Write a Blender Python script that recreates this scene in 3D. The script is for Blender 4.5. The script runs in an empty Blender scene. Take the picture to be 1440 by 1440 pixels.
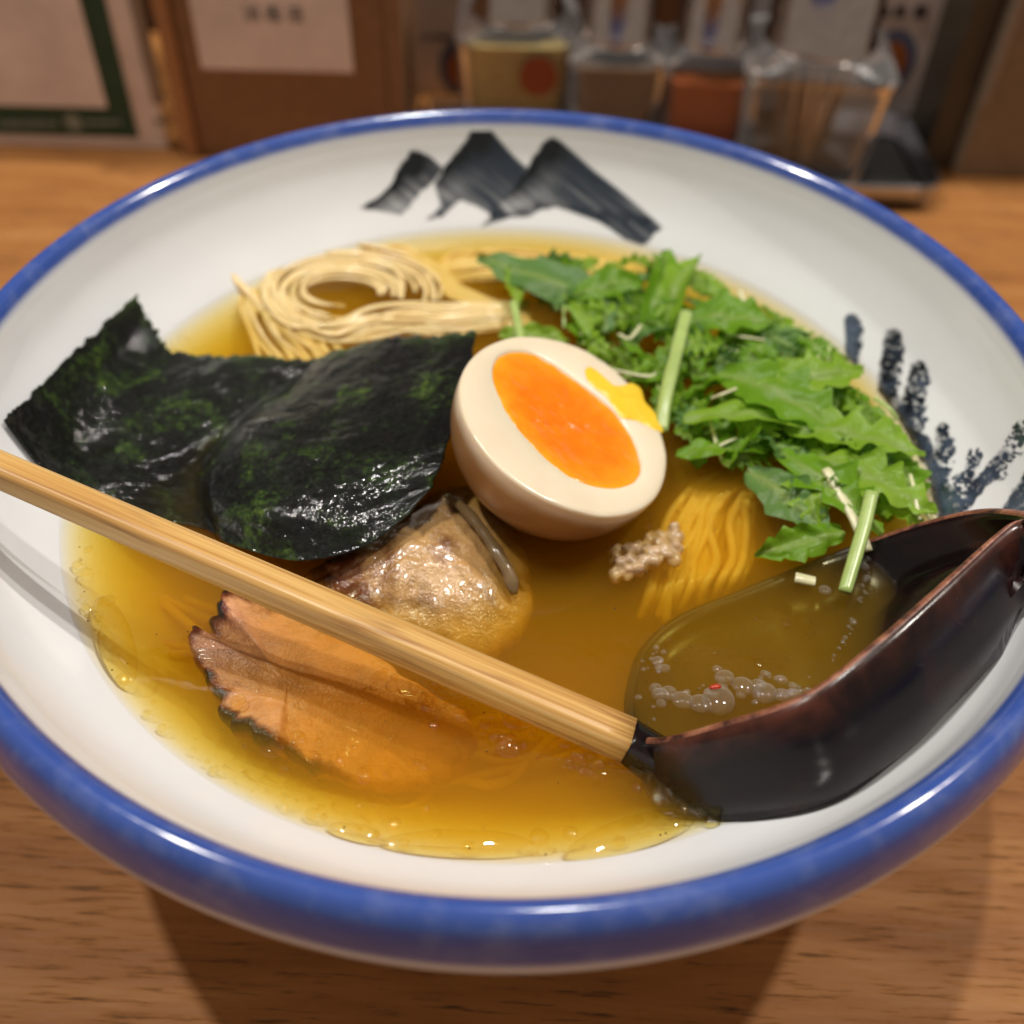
import bpy, bmesh, math, random
import numpy as np
from mathutils import Vector, Matrix

rng = np.random.default_rng(7)
random.seed(7)
scene = bpy.context.scene
COL = scene.collection

# ------------------------------------------------------------------ camera
H = 0.082                 # height of the bowl rim above the counter
S = H - 0.0243            # broth level
FPX = 1500.0              # focal length in pixels of the 1440 px photograph
PITCH, YAW, ROLL = 0.8116, 0.0087, 0.0309
CAM = np.array([0.0, -0.1603, 0.1288 + H])
fw = np.array([math.sin(YAW)*math.cos(PITCH), math.cos(YAW)*math.cos(PITCH), -math.sin(PITCH)])
rt = np.array([math.cos(YAW), -math.sin(YAW), 0.0])
up = np.cross(rt, fw)
rt, up = math.cos(ROLL)*rt + math.sin(ROLL)*up, -math.sin(ROLL)*rt + math.cos(ROLL)*up
cd = bpy.data.cameras.new('camera')
cam = bpy.data.objects.new('camera', cd); COL.objects.link(cam)
cam.matrix_world = Matrix(((rt[0], up[0], -fw[0], CAM[0]), (rt[1], up[1], -fw[1], CAM[1]),
                           (rt[2], up[2], -fw[2], CAM[2]), (0, 0, 0, 1)))
cd.sensor_width = 36.0
cd.lens = 36.0*FPX/1440.0
cd.clip_start = 0.01; cd.clip_end = 20
cd.dof.use_dof = True
cd.dof.focus_distance = 0.182
cd.dof.aperture_fstop = 9.5
scene.camera = cam

# ------------------------------------------------------------------ light
world = bpy.data.worlds.new('World'); scene.world = world
world.use_nodes = True
bg = world.node_tree.nodes['Background']
bg.inputs[0].default_value = (1.0, 0.87, 0.76, 1); bg.inputs[1].default_value = 0.30
def lamp(name, d, dist, watts, rad, col, cone=95):
    l = bpy.data.lights.new(name, 'SPOT'); l.energy = watts; l.shadow_soft_size = rad
    l.color = col; l.spot_size = math.radians(cone); l.spot_blend = 0.7
    o = bpy.data.objects.new(name, l); COL.objects.link(o)
    v = Vector(d).normalized()
    o.location = Vector((0, 0, H)) + v*dist
    o.rotation_euler = v.to_track_quat('Z', 'Y').to_euler()
    return o
lamp('ceiling_spot_west', (-.035, .013, .082), 1.25, 31, .022, (1, .95, .88))
lamp('ceiling_spot_east', (.049, .021, .082), 1.30, 33, .022, (1, .93, .84))
lamp('ceiling_spot_north', (.006, .022, .082), 1.30, 26, .022, (1, .96, .90))

# ------------------------------------------------------------------ exposure
scene.render.engine = 'CYCLES'
scene.view_settings.view_transform = 'Standard'
scene.view_settings.look = 'None'
scene.view_settings.exposure = 0.0
scene.view_settings.gamma = 1.0
scene.cycles.use_denoising = True
scene.cycles.max_bounces = 9
scene.cycles.transparent_max_bounces = 24
scene.cycles.transmission_bounces = 10
scene.cycles.volume_bounces = 4
scene.cycles.caustics_reflective = False
scene.cycles.sample_clamp_indirect = 6.0

# ------------------------------------------------------------------ pixel helpers
def ray(x, y):
    return fw + (x-720)/FPX*rt - (y-720)/FPX*up
def W(x, y, z):                       # photo pixel -> point on the level plane z
    d = ray(x, y); return CAM + d*((z-CAM[2])/d[2])
def WY(x, y, Y):                      # photo pixel -> point on the upright plane y = Y
    d = ray(x, y); return CAM + d*((Y-CAM[1])/d[1])
def PX(q):
    v = np.asarray(q)-CAM; k = v@fw
    return np.stack([720+FPX*(v@rt)/k, 720-FPX*(v@up)/k], -1)
def WS(x, y, mm):                     # ... on the broth surface plus mm
    return W(x, y, S+mm*.001)

# ------------------------------------------------------------------ noise (python side)
_perm = rng.permutation(512)
def vnoise(p):                        # value noise, p (...,2) or (...,3)
    p = np.asarray(p, float); i = np.floor(p).astype(int); f = p-i; f = f*f*(3-2*f)
    D = p.shape[-1]; out = 0
    for c in range(2**D):
        w = 1; h = 0
        for d in range(D):
            b = (c >> d) & 1
            w = w*(f[..., d] if b else 1-f[..., d])
            h = _perm[(h+i[..., d]+b) & 511]
        out = out+w*(h/511.0)
    return out*2-1
def fbm(p, o=4):
    p = np.asarray(p, float); a = 1; s = 0; t = 0
    for k in range(o):
        s = s+a*vnoise(p*2**k+17.3*k); t += a; a *= .55
    return s/t

# ------------------------------------------------------------------ material helpers
class NT:
    def __init__(s, name):
        s.m = bpy.data.materials.new(name); s.m.use_nodes = True
        s.t = s.m.node_tree; s.t.nodes.clear()
        s.out = s.n('ShaderNodeOutputMaterial')
    def n(s, typ, **kw):
        nd = s.t.nodes.new(typ)
        for k, v in kw.items():
            setattr(nd, k, v)
        return nd
    def set(s, nd, **kw):
        for k, v in kw.items():
            k = k.replace('_', ' ')
            if isinstance(v, bpy.types.NodeSocket): s.t.links.new(v, nd.inputs[k])
            else: nd.inputs[k].default_value = v
        return nd
    def link(s, a, b): s.t.links.new(a, b)
    def coord(s, scale=(1, 1, 1), rot=(0, 0, 0), kind='Object'):
        tc = s.n('ShaderNodeTexCoord'); mp = s.n('ShaderNodeMapping')
        mp.inputs['Scale'].default_value = scale; mp.inputs['Rotation'].default_value = rot
        s.link(tc.outputs[kind], mp.inputs['Vector']); return mp.outputs[0]
    def noise(s, vec, scale, detail=4, rough=.6, dist=0):
        nd = s.n('ShaderNodeTexNoise'); s.link(vec, nd.inputs['Vector'])
        s.set(nd, Scale=scale, Detail=detail, Roughness=rough, Distortion=dist); return nd.outputs['Fac']
    def ramp(s, fac, stops, interp='LINEAR'):
        nd = s.n('ShaderNodeValToRGB'); s.link(fac, nd.inputs[0]); cr = nd.color_ramp; cr.interpolation = interp
        while len(cr.elements) < len(stops): cr.elements.new(.5)
        for e, (p, c) in zip(cr.elements, stops):
            e.position = p; e.color = (c, c, c, 1) if not hasattr(c, '__len__') else (*c, 1)
        return nd.outputs[0]
    def mix(s, f, a, b, mode='MIX'):
        nd = s.n('ShaderNodeMix'); nd.data_type = 'RGBA'; nd.blend_type = mode
        for v, k in ((f, 0), (a, 6), (b, 7)):
            if isinstance(v, bpy.types.NodeSocket): s.link(v, nd.inputs[k])
            else: nd.inputs[k].default_value = v if not hasattr(v, '__len__') else (*v, 1)
        return nd.outputs[2]
    def math(s, op, a, b=0.0, clamp=False):
        nd = s.n('ShaderNodeMath'); nd.operation = op; nd.use_clamp = clamp
        for v, k in ((a, 0), (b, 1)):
            if isinstance(v, bpy.types.NodeSocket): s.link(v, nd.inputs[k])
            else: nd.inputs[k].default_value = v
        return nd.outputs[0]
    def attr(s, name, out='Fac'):
        nd = s.n('ShaderNodeAttribute'); nd.attribute_name = name; return nd.outputs[out]
    def bump(s, h, strength, dist=.001, normal=None):
        nd = s.n('ShaderNodeBump'); s.set(nd, Height=h, Strength=strength, Distance=dist)
        if normal is not None: s.link(normal, nd.inputs['Normal'])
        return nd.outputs[0]
    def bsdf(s, col, rough=.5, normal=None, **kw):
        b = s.n('ShaderNodeBsdfPrincipled')
        col = col if isinstance(col, bpy.types.NodeSocket) else (*col, 1)
        s.set(b, **{'Base_Color': col, 'Roughness': rough}, **kw)
        if normal is not None: s.link(normal, b.inputs['Normal'])
        return b
    def done(s, sh, vol=None):
        s.link(sh.outputs[0] if not isinstance(sh, bpy.types.NodeSocket) else sh, s.out.inputs[0])
        if vol is not None: s.link(vol, s.out.inputs[1])
        return s.m
M = {}
def plain(name, col, rough=.5, **kw):
    t = NT(name); c = t.coord(); n = t.noise(c, 60 if 'paper' in name or 'print' in name else 260, 3)
    cc = t.mix(t.ramp(n, [(.3, 0.0), (.7, 1.0)]), tuple(x*.86 for x in col), tuple(min(1, x*1.08) for x in col))
    M[name] = t.done(t.bsdf(cc, rough, **kw)); return M[name]

# counter wood
t = NT('counter_wood'); c = t.coord((1, 1, 1), (0, 0, math.radians(1.5)))
mp = t.n('ShaderNodeMapping'); t.link(c, mp.inputs[0]); mp.inputs['Scale'].default_value = (5, 42, 1)
n1 = t.noise(mp.outputs[0], 2.2, 6, .62, .5)
mp2 = t.n('ShaderNodeMapping'); t.link(c, mp2.inputs[0]); mp2.inputs['Scale'].default_value = (70, 760, 1)
n2 = t.noise(mp2.outputs[0], 1.0, 3, .6)
mp3 = t.n('ShaderNodeMapping'); t.link(c, mp3.inputs[0]); mp3.inputs['Scale'].default_value = (600, 60, 1)
n3 = t.noise(mp3.outputs[0], 1.0, 2, .5)
base = t.ramp(n1, [(.28, (.22, .082, .021)), (.5, (.335, .140, .040)), (.72, (.44, .205, .066))])
pores = t.ramp(n2, [(.26, 0.0), (.44, 1.0)])
base = t.mix(pores, (.075, .036, .018), base)
base = t.mix(t.ramp(n3, [(.40, .0), (.8, .16)]), base, (.36, .17, .055))
rg = t.ramp(n2, [(.3, .65), (.6, .48)])
M['counter_wood'] = t.done(t.bsdf(base, rg, t.bump(pores, .35, .0004), Specular_IOR_Level=.16))

# glazed porcelain with a painted blue band (attribute "blue")
t = NT('porcelain'); c = t.coord()
n = t.noise(c, 45, 4); nf = t.noise(c, 900, 2)
white = t.mix(n, (.72, .735, .75), (.78, .795, .81))
bl = t.mix(t.noise(c, 70, 4), (.028, .062, .27), (.050, .105, .37))
fac = t.math('MULTIPLY', t.attr('blue'), t.math('ADD', t.math('MULTIPLY', t.noise(c, 160, 3), .35), .82), True)
specks = t.ramp(t.noise(c, 420, 2), [(.78, 0.0), (.82, .30)])
colr = t.mix(fac, white, bl)
colr = t.mix(t.math('MULTIPLY', specks, t.attr('blue')), colr, (.55, .60, .75))
nb = t.bump(t.noise(c, 55, 3), .12, .0012)
M['porcelain'] = t.done(t.bsdf(colr, .13, nb, Specular_IOR_Level=.5, Coat_Weight=.25, Coat_Roughness=.05))

# ink painting: colour attribute "ink" rgb and alpha "cover"
t = NT('ink_painting')
tr = t.n('ShaderNodeBsdfTransparent')
b = t.bsdf(t.attr('ink', 'Color'), .13, None, Coat_Weight=.25, Coat_Roughness=.05)
mx = t.n('ShaderNodeMixShader'); t.link(t.attr('cover'), mx.inputs[0]); t.link(tr.outputs[0], mx.inputs[1]); t.link(b.outputs[0], mx.inputs[2])
M['ink_painting'] = t.done(mx)

# broth: clear skin that lets light in, amber cloudy body
t = NT('broth'); c = t.coord()
nb = t.bump(t.noise(c, 60, 3, .5), .10, .002)
nb2 = t.bump(t.noise(c, 420, 2, .5), .05, .0006, nb)
fr = t.n('ShaderNodeFresnel'); fr.inputs['IOR'].default_value = 1.36; t.link(nb2, fr.inputs['Normal'])
tr = t.n('ShaderNodeBsdfTransparent'); gl = t.n('ShaderNodeBsdfGlossy'); gl.inputs['Roughness'].default_value = .035
t.link(nb2, gl.inputs['Normal'])
mx = t.n('ShaderNodeMixShader'); t.link(fr.outputs[0], mx.inputs[0]); t.link(tr.outputs[0], mx.inputs[1]); t.link(gl.outputs[0], mx.inputs[2])
va = t.n('ShaderNodeVolumeAbsorption'); va.inputs['Color'].default_value = (.990, .830, .0, 1); va.inputs['Density'].default_value = 195
vs = t.n('ShaderNodeVolumeScatter'); vs.inputs['Color'].default_value = (1, .70, .10, 1); vs.inputs['Density'].default_value = 100
vs.inputs['Anisotropy'].default_value = .45
ad = t.n('ShaderNodeAddShader'); t.link(va.outputs[0], ad.inputs[0]); t.link(vs.outputs[0], ad.inputs[1])
M['broth'] = t.done(mx, ad.outputs[0])

def film(name, tint, ior, rough):
    t = NT(name)
    fr = t.n('ShaderNodeFresnel'); fr.inputs['IOR'].default_value = ior
    tr = t.n('ShaderNodeBsdfTransparent'); tr.inputs[0].default_value = (*tint, 1)
    gl = t.n('ShaderNodeBsdfGlossy'); gl.inputs['Roughness'].default_value = rough
    mx = t.n('ShaderNodeMixShader'); t.link(fr.outputs[0], mx.inputs[0]); t.link(tr.outputs[0], mx.inputs[1]); t.link(gl.outputs[0], mx.inputs[2])
    M[name] = t.done(mx)
film('oil', (1, .95, .70), 1.47, .03)
film('bubble_film', (.97, .96, .92), 1.33, .02)
t = NT('foam')
fr = t.n('ShaderNodeFresnel'); fr.inputs['IOR'].default_value = 1.5
tr = t.n('ShaderNodeBsdfTransparent'); df = t.n('ShaderNodeBsdfDiffuse'); df.inputs[0].default_value = (.62, .58, .50, 1)
lw = t.n('ShaderNodeLayerWeight'); lw.inputs[0].default_value = .45
m0 = t.n('ShaderNodeMixShader'); t.link(t.math('ADD', t.math('MULTIPLY', t.math('POWER', lw.outputs['Facing'], 2.0), .42), .06), m0.inputs[0]); t.link(tr.outputs[0], m0.inputs[1]); t.link(df.outputs[0], m0.inputs[2])
gl = t.n('ShaderNodeBsdfGlossy'); gl.inputs['Roughness'].default_value = .05
mx = t.n('ShaderNodeMixShader'); t.link(fr.outputs[0], mx.inputs[0]); t.link(m0.outputs[0], mx.inputs[1]); t.link(gl.outputs[0], mx.inputs[2])
M['foam'] = t.done(mx)

# nori
t = NT('nori'); c = t.coord()
n1 = t.noise(c, 95, 5, .65, .6); n2 = t.noise(c, 750, 5, .75, .8); n3 = t.noise(c, 55, 3)
grn = t.math('ADD', t.math('MULTIPLY', n1, .55), t.math('MULTIPLY', n2, .45))
colr = t.ramp(grn, [(.45, (.0012, .0018, .0014)), (.53, (.0032, .006, .0026)), (.59, (.020, .042, .006)), (.68, (.10, .16, .018))])
colr = t.mix(t.attr('edge'), colr, (.06, .11, .012))
rg = t.ramp(n3, [(.38, .10), (.62, .26)])
nb = t.bump(n2, .75, .0006, t.bump(n1, .35, .0010))
cb = t.bump(t.noise(c, 260, 4, .6), .5, .0010, t.bump(n1, .4, .0012))
M['nori'] = t.done(t.bsdf(colr, .35, nb, Specular_IOR_Level=.10, Coat_Weight=.55, Coat_Roughness=.07, Coat_Normal=cb))

# egg
t = NT('egg_white'); c = t.coord()
tan = t.mix(t.noise(c, 70, 4), (.31, .15, .05), (.42, .22, .085))
wh = t.mix(t.noise(c, 120, 3), (.78, .66, .48), (.83, .73, .56))
colr = t.mix(t.attr('stain'), wh, tan)
M['egg_white'] = t.done(t.bsdf(colr, .28, t.bump(t.noise(c, 300, 2), .05, .0005), Subsurface_Weight=.45, Subsurface_Radius=(.004, .0028, .0014), Subsurface_Scale=1.0, Coat_Weight=.2, Coat_Roughness=.15))
t = NT('egg_yolk'); c = t.coord()
n = t.noise(c, 160, 5, .6)
colr = t.mix(t.attr('core'), t.mix(n, (.86, .36, .012), (.92, .46, .025)), t.mix(n, (.80, .155, .004), (.88, .24, .008)))
gr = t.noise(c, 1500, 2)
M['egg_yolk'] = t.done(t.bsdf(colr, .22, t.bump(gr, .25, .0003, t.bump(n, .2, .0008)), Subsurface_Weight=.3, Subsurface_Radius=(.004, .0015, .0004), Subsurface_Scale=1.0))
t = NT('yolk_smear'); c = t.coord()
M['yolk_smear'] = t.done(t.bsdf(t.mix(t.noise(c, 300, 3), (.86, .50, .015), (.90, .62, .05)), .3, t.bump(t.noise(c, 900, 3), .3, .0004), Subsurface_Weight=.2, Subsurface_Radius=(.003, .002, .0005), Subsurface_Scale=1.0))

# noodle
t = NT('noodle'); c = t.coord()
M['noodle'] = t.done(t.bsdf(t.mix(t.noise(c, 160, 3), (.70, .50, .21), (.82, .64, .33)), .25, None, Subsurface_Weight=.3, Subsurface_Radius=(.002, .0012, .0005), Subsurface_Scale=1.0, Coat_Weight=.3, Coat_Roughness=.08))

# pork, charred towards the attribute "char"
def pork_mat(name, a, b2, coat):
    t = NT(name); c = t.coord()
    mp = t.n('ShaderNodeMapping'); t.link(c, mp.inputs[0]); mp.inputs['Rotation'].default_value = (0, 0, .5); mp.inputs['Scale'].default_value = (60, 240, 120)
    fib = t.noise(mp.outputs[0], 1.2, 5, .65, .6); n = t.noise(c, 130, 5, .65); nf = t.noise(c, 800, 3, .6)
    colr = t.mix(fib, a, b2)
    colr = t.mix(t.ramp(n, [(.42, 0.0), (.70, .6)]), colr, tuple(x*.45 for x in a))
    ch = t.math('ADD', t.attr('char'), t.math('MULTIPLY', t.math('SUBTRACT', n, .5), 1.3))
    colr = t.mix(t.ramp(ch, [(.24, 0.0), (.55, 1.0)]), colr, (.15, .034, .010))
    colr = t.mix(t.ramp(ch, [(.58, 0.0), (.78, 1.0)]), colr, (.008, .005, .004))
    nb = t.bump(t.noise(c, 1700, 2, .6), .45, .0005, t.bump(nf, .35, .0006, t.bump(fib, .28, .0008)))
    M[name] = t.done(t.bsdf(colr, .17 if coat > .3 else .3, nb, Specular_IOR_Level=.3+coat*.8, Coat_Weight=coat, Coat_Roughness=.07, Subsurface_Weight=.1, Subsurface_Radius=(.003, .0015, .001), Subsurface_Scale=1.0))
pork_mat('pork', (.48, .18, .075), (.74, .41, .21), .05)
pork_mat('pork_pale', (.42, .225, .075), (.66, .41, .165), .5)
plain('fat', (.19, .125, .055), .2, Subsurface_Weight=.3, Subsurface_Radius=(.003, .002, .001), Subsurface_Scale=1.0)
plain('minced_fat', (.52, .36, .21), .25, Subsurface_Weight=.4, Subsurface_Radius=(.003, .002, .001), Subsurface_Scale=1.0)

# mizuna leaf
def leaf_mat(name, a, b2):
    t = NT(name); c = t.coord()
    n = t.noise(c, 90, 4, .6)
    colr = t.mix(n, a, b2)
    colr = t.mix(t.attr('vein'), colr, (.36, .50, .14))
    d = t.bsdf(colr, .30, t.bump(t.noise(c, 420, 4, .6), .6, .0008, t.bump(t.attr('vein'), .4, .0006)), Specular_IOR_Level=.35)
    tl = t.n('ShaderNodeBsdfTranslucent'); t.link(t.mix(.0, colr, colr), tl.inputs[0])
    mx = t.n('ShaderNodeMixShader'); mx.inputs[0].default_value = .48
    t.link(d.outputs[0], mx.inputs[1]); t.link(tl.outputs[0], mx.inputs[2])
    M[name] = t.done(mx)
leaf_mat('leaf_bright', (.22, .42, .018), (.36, .57, .055))
leaf_mat('leaf_mid', (.14, .33, .012), (.25, .47, .03))
leaf_mat('leaf_dusty', (.12, .27, .06), (.20, .36, .11))
plain('stem', (.36, .48, .15), .28, Subsurface_Weight=.3, Subsurface_Radius=(.002, .002, .001), Subsurface_Scale=1.0)
plain('stem_white', (.62, .60, .36), .28, Subsurface_Weight=.3, Subsurface_Radius=(.002, .002, .001), Subsurface_Scale=1.0)

# bamboo (object x runs along the handle)
t = NT('bamboo'); c = t.coord((14, 900, 900)); c2 = t.coord((30, 420, 420)); c3 = t.coord()
n1 = t.noise(c, 1.0, 4, .6); n2 = t.noise(c2, 1.0, 3)
colr = t.ramp(n1, [(.30, (.36, .165, .040)), (.48, (.58, .33, .10)), (.68, (.72, .47, .17))])
colr = t.mix(t.ramp(n2, [(.30, .75), (.44, 0.0)]), colr, (.24, .095, .026))
M['bamboo'] = t.done(t.bsdf(colr, t.ramp(n2, [(.3, .45), (.6, .3)]), t.bump(n1, .3, .0005)))
# lacquer
t = NT('lacquer'); c = t.coord()
n = t.noise(c, 90, 5, .65, .4); nf = t.noise(c, 700, 3)
colr = t.mix(t.ramp(n, [(.48, 0.0), (.74, 1.0)]), (.0050, .0030, .0032), (.022, .0060, .0065))
colr = t.mix(t.math('MULTIPLY', t.attr('worn'), t.ramp(n, [(.35, .2), (.6, 1.0)])), colr, (.13, .035, .018))
M['lacquer'] = t.done(t.bsdf(colr, t.ramp(n, [(.35, .16), (.7, .32)]), t.bump(n, .06, .001), Specular_IOR_Level=.32))
t = NT('worn_edge'); c = t.coord()
n = t.noise(c, 240, 5, .7)
M['worn_edge'] = t.done(t.bsdf(t.mix(t.attr('paint'), t.ramp(n, [(.36, (.035, .010, .008)), (.55, (.24, .085, .045)), (.75, (.42, .20, .11))]), (.009, .005, .005)), .4, t.bump(n, .4, .0006)))
plain('chilli', (.45, .035, .008), .3)
plain('pepper_speck', (.03, .018, .008), .5)
plain('dark_wood', (.075, .036, .018), .5)
plain('box_brown', (.235, .125, .060), .5)
plain('box_brown_lit', (.36, .175, .075), .45)  # box brown made lighter: light from the left put into the left panel's colour
plain('paper', (.76, .66, .61), .7)
plain('paper_grey', (.30, .27, .25), .7)
plain('green_print', (.006, .052, .030), .5)
plain('print_dark', (.055, .045, .04), .6)
plain('print_pale', (.22, .26, .22), .6)
plain('print_orange', (.42, .12, .02), .5)
plain('print_red', (.26, .05, .015), .5)
plain('print_blue', (.11, .15, .27), .5)
plain('taupe_panel', (.20, .145, .095), .35)
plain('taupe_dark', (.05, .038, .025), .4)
plain('panel_trim', (.24, .19, .15), .3)
plain('steel', (.55, .56, .60), .18, Metallic=1.0)
plain('dark_steel', (.075, .07, .065), .35, Metallic=.6)
plain('chrome', (.50, .42, .37), .12, Metallic=1.0)
plain('sesame', (.50, .37, .13), .7)
plain('pepper', (.15, .105, .075), .8)
plain('chilli_flakes', (.36, .075, .010), .6)
plain('toothpick', (.62, .44, .28), .6)
t = NT('jar_glass')
fr = t.n('ShaderNodeFresnel'); fr.inputs['IOR'].default_value = 1.5
tr = t.n('ShaderNodeBsdfTransparent'); tr.inputs[0].default_value = (.94, .94, .93, 1)
gl = t.n('ShaderNodeBsdfGlossy'); gl.inputs['Roughness'].default_value = .04
mx = t.n('ShaderNodeMixShader'); t.link(fr.outputs[0], mx.inputs[0]); t.link(tr.outputs[0], mx.inputs[1]); t.link(gl.outputs[0], mx.inputs[2])
lw = t.n('ShaderNodeLayerWeight'); lw.inputs[0].default_value = .5
df = t.n('ShaderNodeBsdfDiffuse'); df.inputs[0].default_value = (.62, .62, .62, 1)
m2 = t.n('ShaderNodeMixShader'); t.link(t.math('ADD', t.math('MULTIPLY', t.math('POWER', lw.outputs['Facing'], 2.0), .30), .05), m2.inputs[0]); t.link(mx.outputs[0], m2.inputs[1]); t.link(df.outputs[0], m2.inputs[2])
M['jar_glass'] = t.done(m2)

# ------------------------------------------------------------------ mesh helpers
def mesh_obj(name, V, F, mat, parent=None, smooth=True, attrs=None, colors=None):
    me = bpy.data.meshes.new(name)
    me.from_pydata([tuple(map(float, v)) for v in V], [], [tuple(map(int, f)) for f in F])
    if smooth: me.polygons.foreach_set('use_smooth', [True]*len(me.polygons))
    for k, a in (attrs or {}).items():
        at = me.attributes.new(k, 'FLOAT', 'POINT'); at.data.foreach_set('value', np.asarray(a, np.float32).ravel())
    for k, a in (colors or {}).items():
        at = me.attributes.new(k, 'FLOAT_COLOR', 'POINT'); at.data.foreach_set('color', np.asarray(a, np.float32).ravel())
    me.materials.append(M[mat]); me.update()
    o = bpy.data.objects.new(name, me); COL.objects.link(o)
    if parent is not None: o.parent = parent
    return o
def tag(o, label, cat, group=None):
    o['label'] = label; o['category'] = cat
    if group: o['group'] = group
    return o
def empty(name, loc=(0, 0, 0)):
    o = bpy.data.objects.new(name, None); COL.objects.link(o); o.location = loc
    o.empty_display_size = .01; return o
def recentre(o):                       # move origin of a mesh object to its own middle bottom
    n = len(o.data.vertices); co = np.empty(n*3, np.float32); o.data.vertices.foreach_get('co', co); co = co.reshape(-1, 3)
    c = np.array([(co[:, 0].min()+co[:, 0].max())/2, (co[:, 1].min()+co[:, 1].max())/2, co[:, 2].min()])
    o.data.vertices.foreach_set('co', (co-c).astype(np.float32).ravel()); o.location = c; return o
def grid_faces(nu, nv, cu=False, cv=False):
    F = []
    for i in range(nu if cu else nu-1):
        for j in range(nv if cv else nv-1):
            a = i*nv+j; b = ((i+1) % nu)*nv+j; c2 = ((i+1) % nu)*nv+(j+1) % nv; d = i*nv+(j+1) % nv
            F.append((a, b, c2, d))
    return F
def cat(P, n, closed=False):           # Catmull-Rom resample
    P = np.asarray(P, float); m = len(P)
    if closed: Q = np.vstack([P[-1:], P, P[:2]]); seg = m
    else: Q = np.vstack([2*P[:1]-P[1:2], P, 2*P[-1:]-P[-2:-1]]); seg = m-1
    t = np.linspace(0, seg, n, endpoint=not closed)
    i = np.minimum(t.astype(int), seg-1); f = (t-i)[:, None]
    a, b, c, d = Q[i], Q[i+1], Q[i+2], Q[i+3]
    return .5*(2*b+(c-a)*f+(2*a-5*b+4*c-d)*f*f+(3*b-a-3*c+d)*f**3)
def tube(P, rad, k=8, flat=1.0):
    P = np.asarray(P, float); n = len(P); rad = np.broadcast_to(np.asarray(rad, float), (n,))
    T = np.gradient(P, axis=0); T /= np.linalg.norm(T, axis=1)[:, None]+1e-12
    V = []; nrm = np.cross(T[0], [0, 0, 1.0])
    if np.linalg.norm(nrm) < 1e-3: nrm = np.array([1.0, 0, 0])
    for i in range(n):
        nrm = nrm-T[i]*(nrm@T[i]); nrm /= np.linalg.norm(nrm)+1e-12; bi = np.cross(T[i], nrm)
        for j in range(k):
            a = 2*math.pi*j/k; V.append(P[i]+rad[i]*(math.cos(a)*nrm+flat*math.sin(a)*bi))
    F = grid_faces(n, k, False, True)
    F.append(tuple(range(k))); F.append(tuple(range((n-1)*k, n*k))[::-1])
    return V, F
def revolve(prof, seg):
    V = []; n = len(prof)
    for i in range(seg):
        a = 2*math.pi*i/seg
        for (r_, z_) in prof: V.append((r_*math.cos(a), r_*math.sin(a), z_))
    return V, [f[::-1] for f in grid_faces(seg, n, True, False)]
def box(x0, x1, y0, y1, z0, z1, bev=0.0, seg=2):
    bm = bmesh.new(); bmesh.ops.create_cube(bm, size=1)
    for v in bm.verts:
        v.co = ((x0+x1)/2+v.co.x*(x1-x0), (y0+y1)/2+v.co.y*(y1-y0), (z0+z1)/2+v.co.z*(z1-z0))
    if bev > 0: bmesh.ops.bevel(bm, geom=bm.edges[:], offset=bev, segments=seg, affect='EDGES', profile=.5)
    bm.verts.index_update()
    V = [tuple(v.co) for v in bm.verts]; F = [tuple(v.index for v in f.verts) for f in bm.faces]; bm.free()
    return V, F
def inpoly(P, X, Y):
    ins = np.zeros(np.shape(X), bool); n = len(P)
    for i in range(n):
        x1, y1 = P[i]; x2, y2 = P[(i+1) % n]
        c = ((y1 > Y) != (y2 > Y)) & (X < (x2-x1)*(Y-y1)/(y2-y1+1e-12)+x1); ins ^= c
    return ins
def segdist(X, Y, a, b):
    ax, ay = a; dx, dy = b[0]-ax, b[1]-ay
    t = np.clip(((X-ax)*dx+(Y-ay)*dy)/(dx*dx+dy*dy+1e-9), 0, 1)
    return np.hypot(X-ax-t*dx, Y-ay-t*dy), t
def polydist(P, X, Y):
    return np.min([segdist(X, Y, P[i], P[(i+1) % len(P)])[0] for i in range(len(P))], 0)

# ------------------------------------------------------------------ counter and back wall
V, F = box(-.70, .70, -.32, .345, -.030, 0, .002)
o = mesh_obj('counter', V, F, 'counter_wood', smooth=False); o['kind'] = 'structure'
V, F = box(-.80, .80, .350, .370, -.05, .60)
o = mesh_obj('wall', V, F, 'dark_wood', smooth=False); o['kind'] = 'structure'

# ------------------------------------------------------------------ bowl
mm = .001
inner = [(0, -60), (15, -59.5), (30, -57.5), (45, -53.5), (58, -47.5), (70, -40.5), (80, -32), (88, -24.3), (94.8, -17.6), (99.4, -11.2), (101.6, -6.2), (102.3, -4.2)]
lip = [(102.3, -4.2), (102.75, -2.9), (103.35, -1.7), (104.2, -.65), (105.4, 0), (106.6, -.35), (107.6, -1.4), (108.3, -2.9), (108.8, -4.6), (109.2, -6.6), (109.4, -8.4), (109.35, -10)]
outer = [(109.35, -10), (108.6, -13), (106.6, -17.5), (102.5, -24), (96, -32), (86, -41.5), (74, -51), (60, -60), (48, -66), (43.5, -70), (43, -75), (42.5, -80.5), (41.6, -82), (39.5, -82), (38.6, -80.5), (38, -74), (30, -71.5), (0, -70.5)]
def prof(P, n):
    q = cat(P, n); q[:, 0] = np.maximum(q[:, 0], 0); return q*mm+np.array([0, H])
inner_p = prof(inner, 60)
bowl = empty('ramen_bowl')
tag(bowl, 'large white porcelain ramen bowl with a blue band round its rim', 'bowl')
pi_ = inner_p[::-1]; po = prof(outer, 60)
V, F = revolve(list(inner_p), 256)
iw = mesh_obj('inner_wall', V, F, 'porcelain', bowl, attrs={'blue': np.zeros(len(V))})
V, F = revolve(list(po), 256)
mesh_obj('outer_wall', V, F, 'porcelain', bowl, attrs={'blue': np.zeros(len(V))})
lp = prof(lip, 60)
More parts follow.
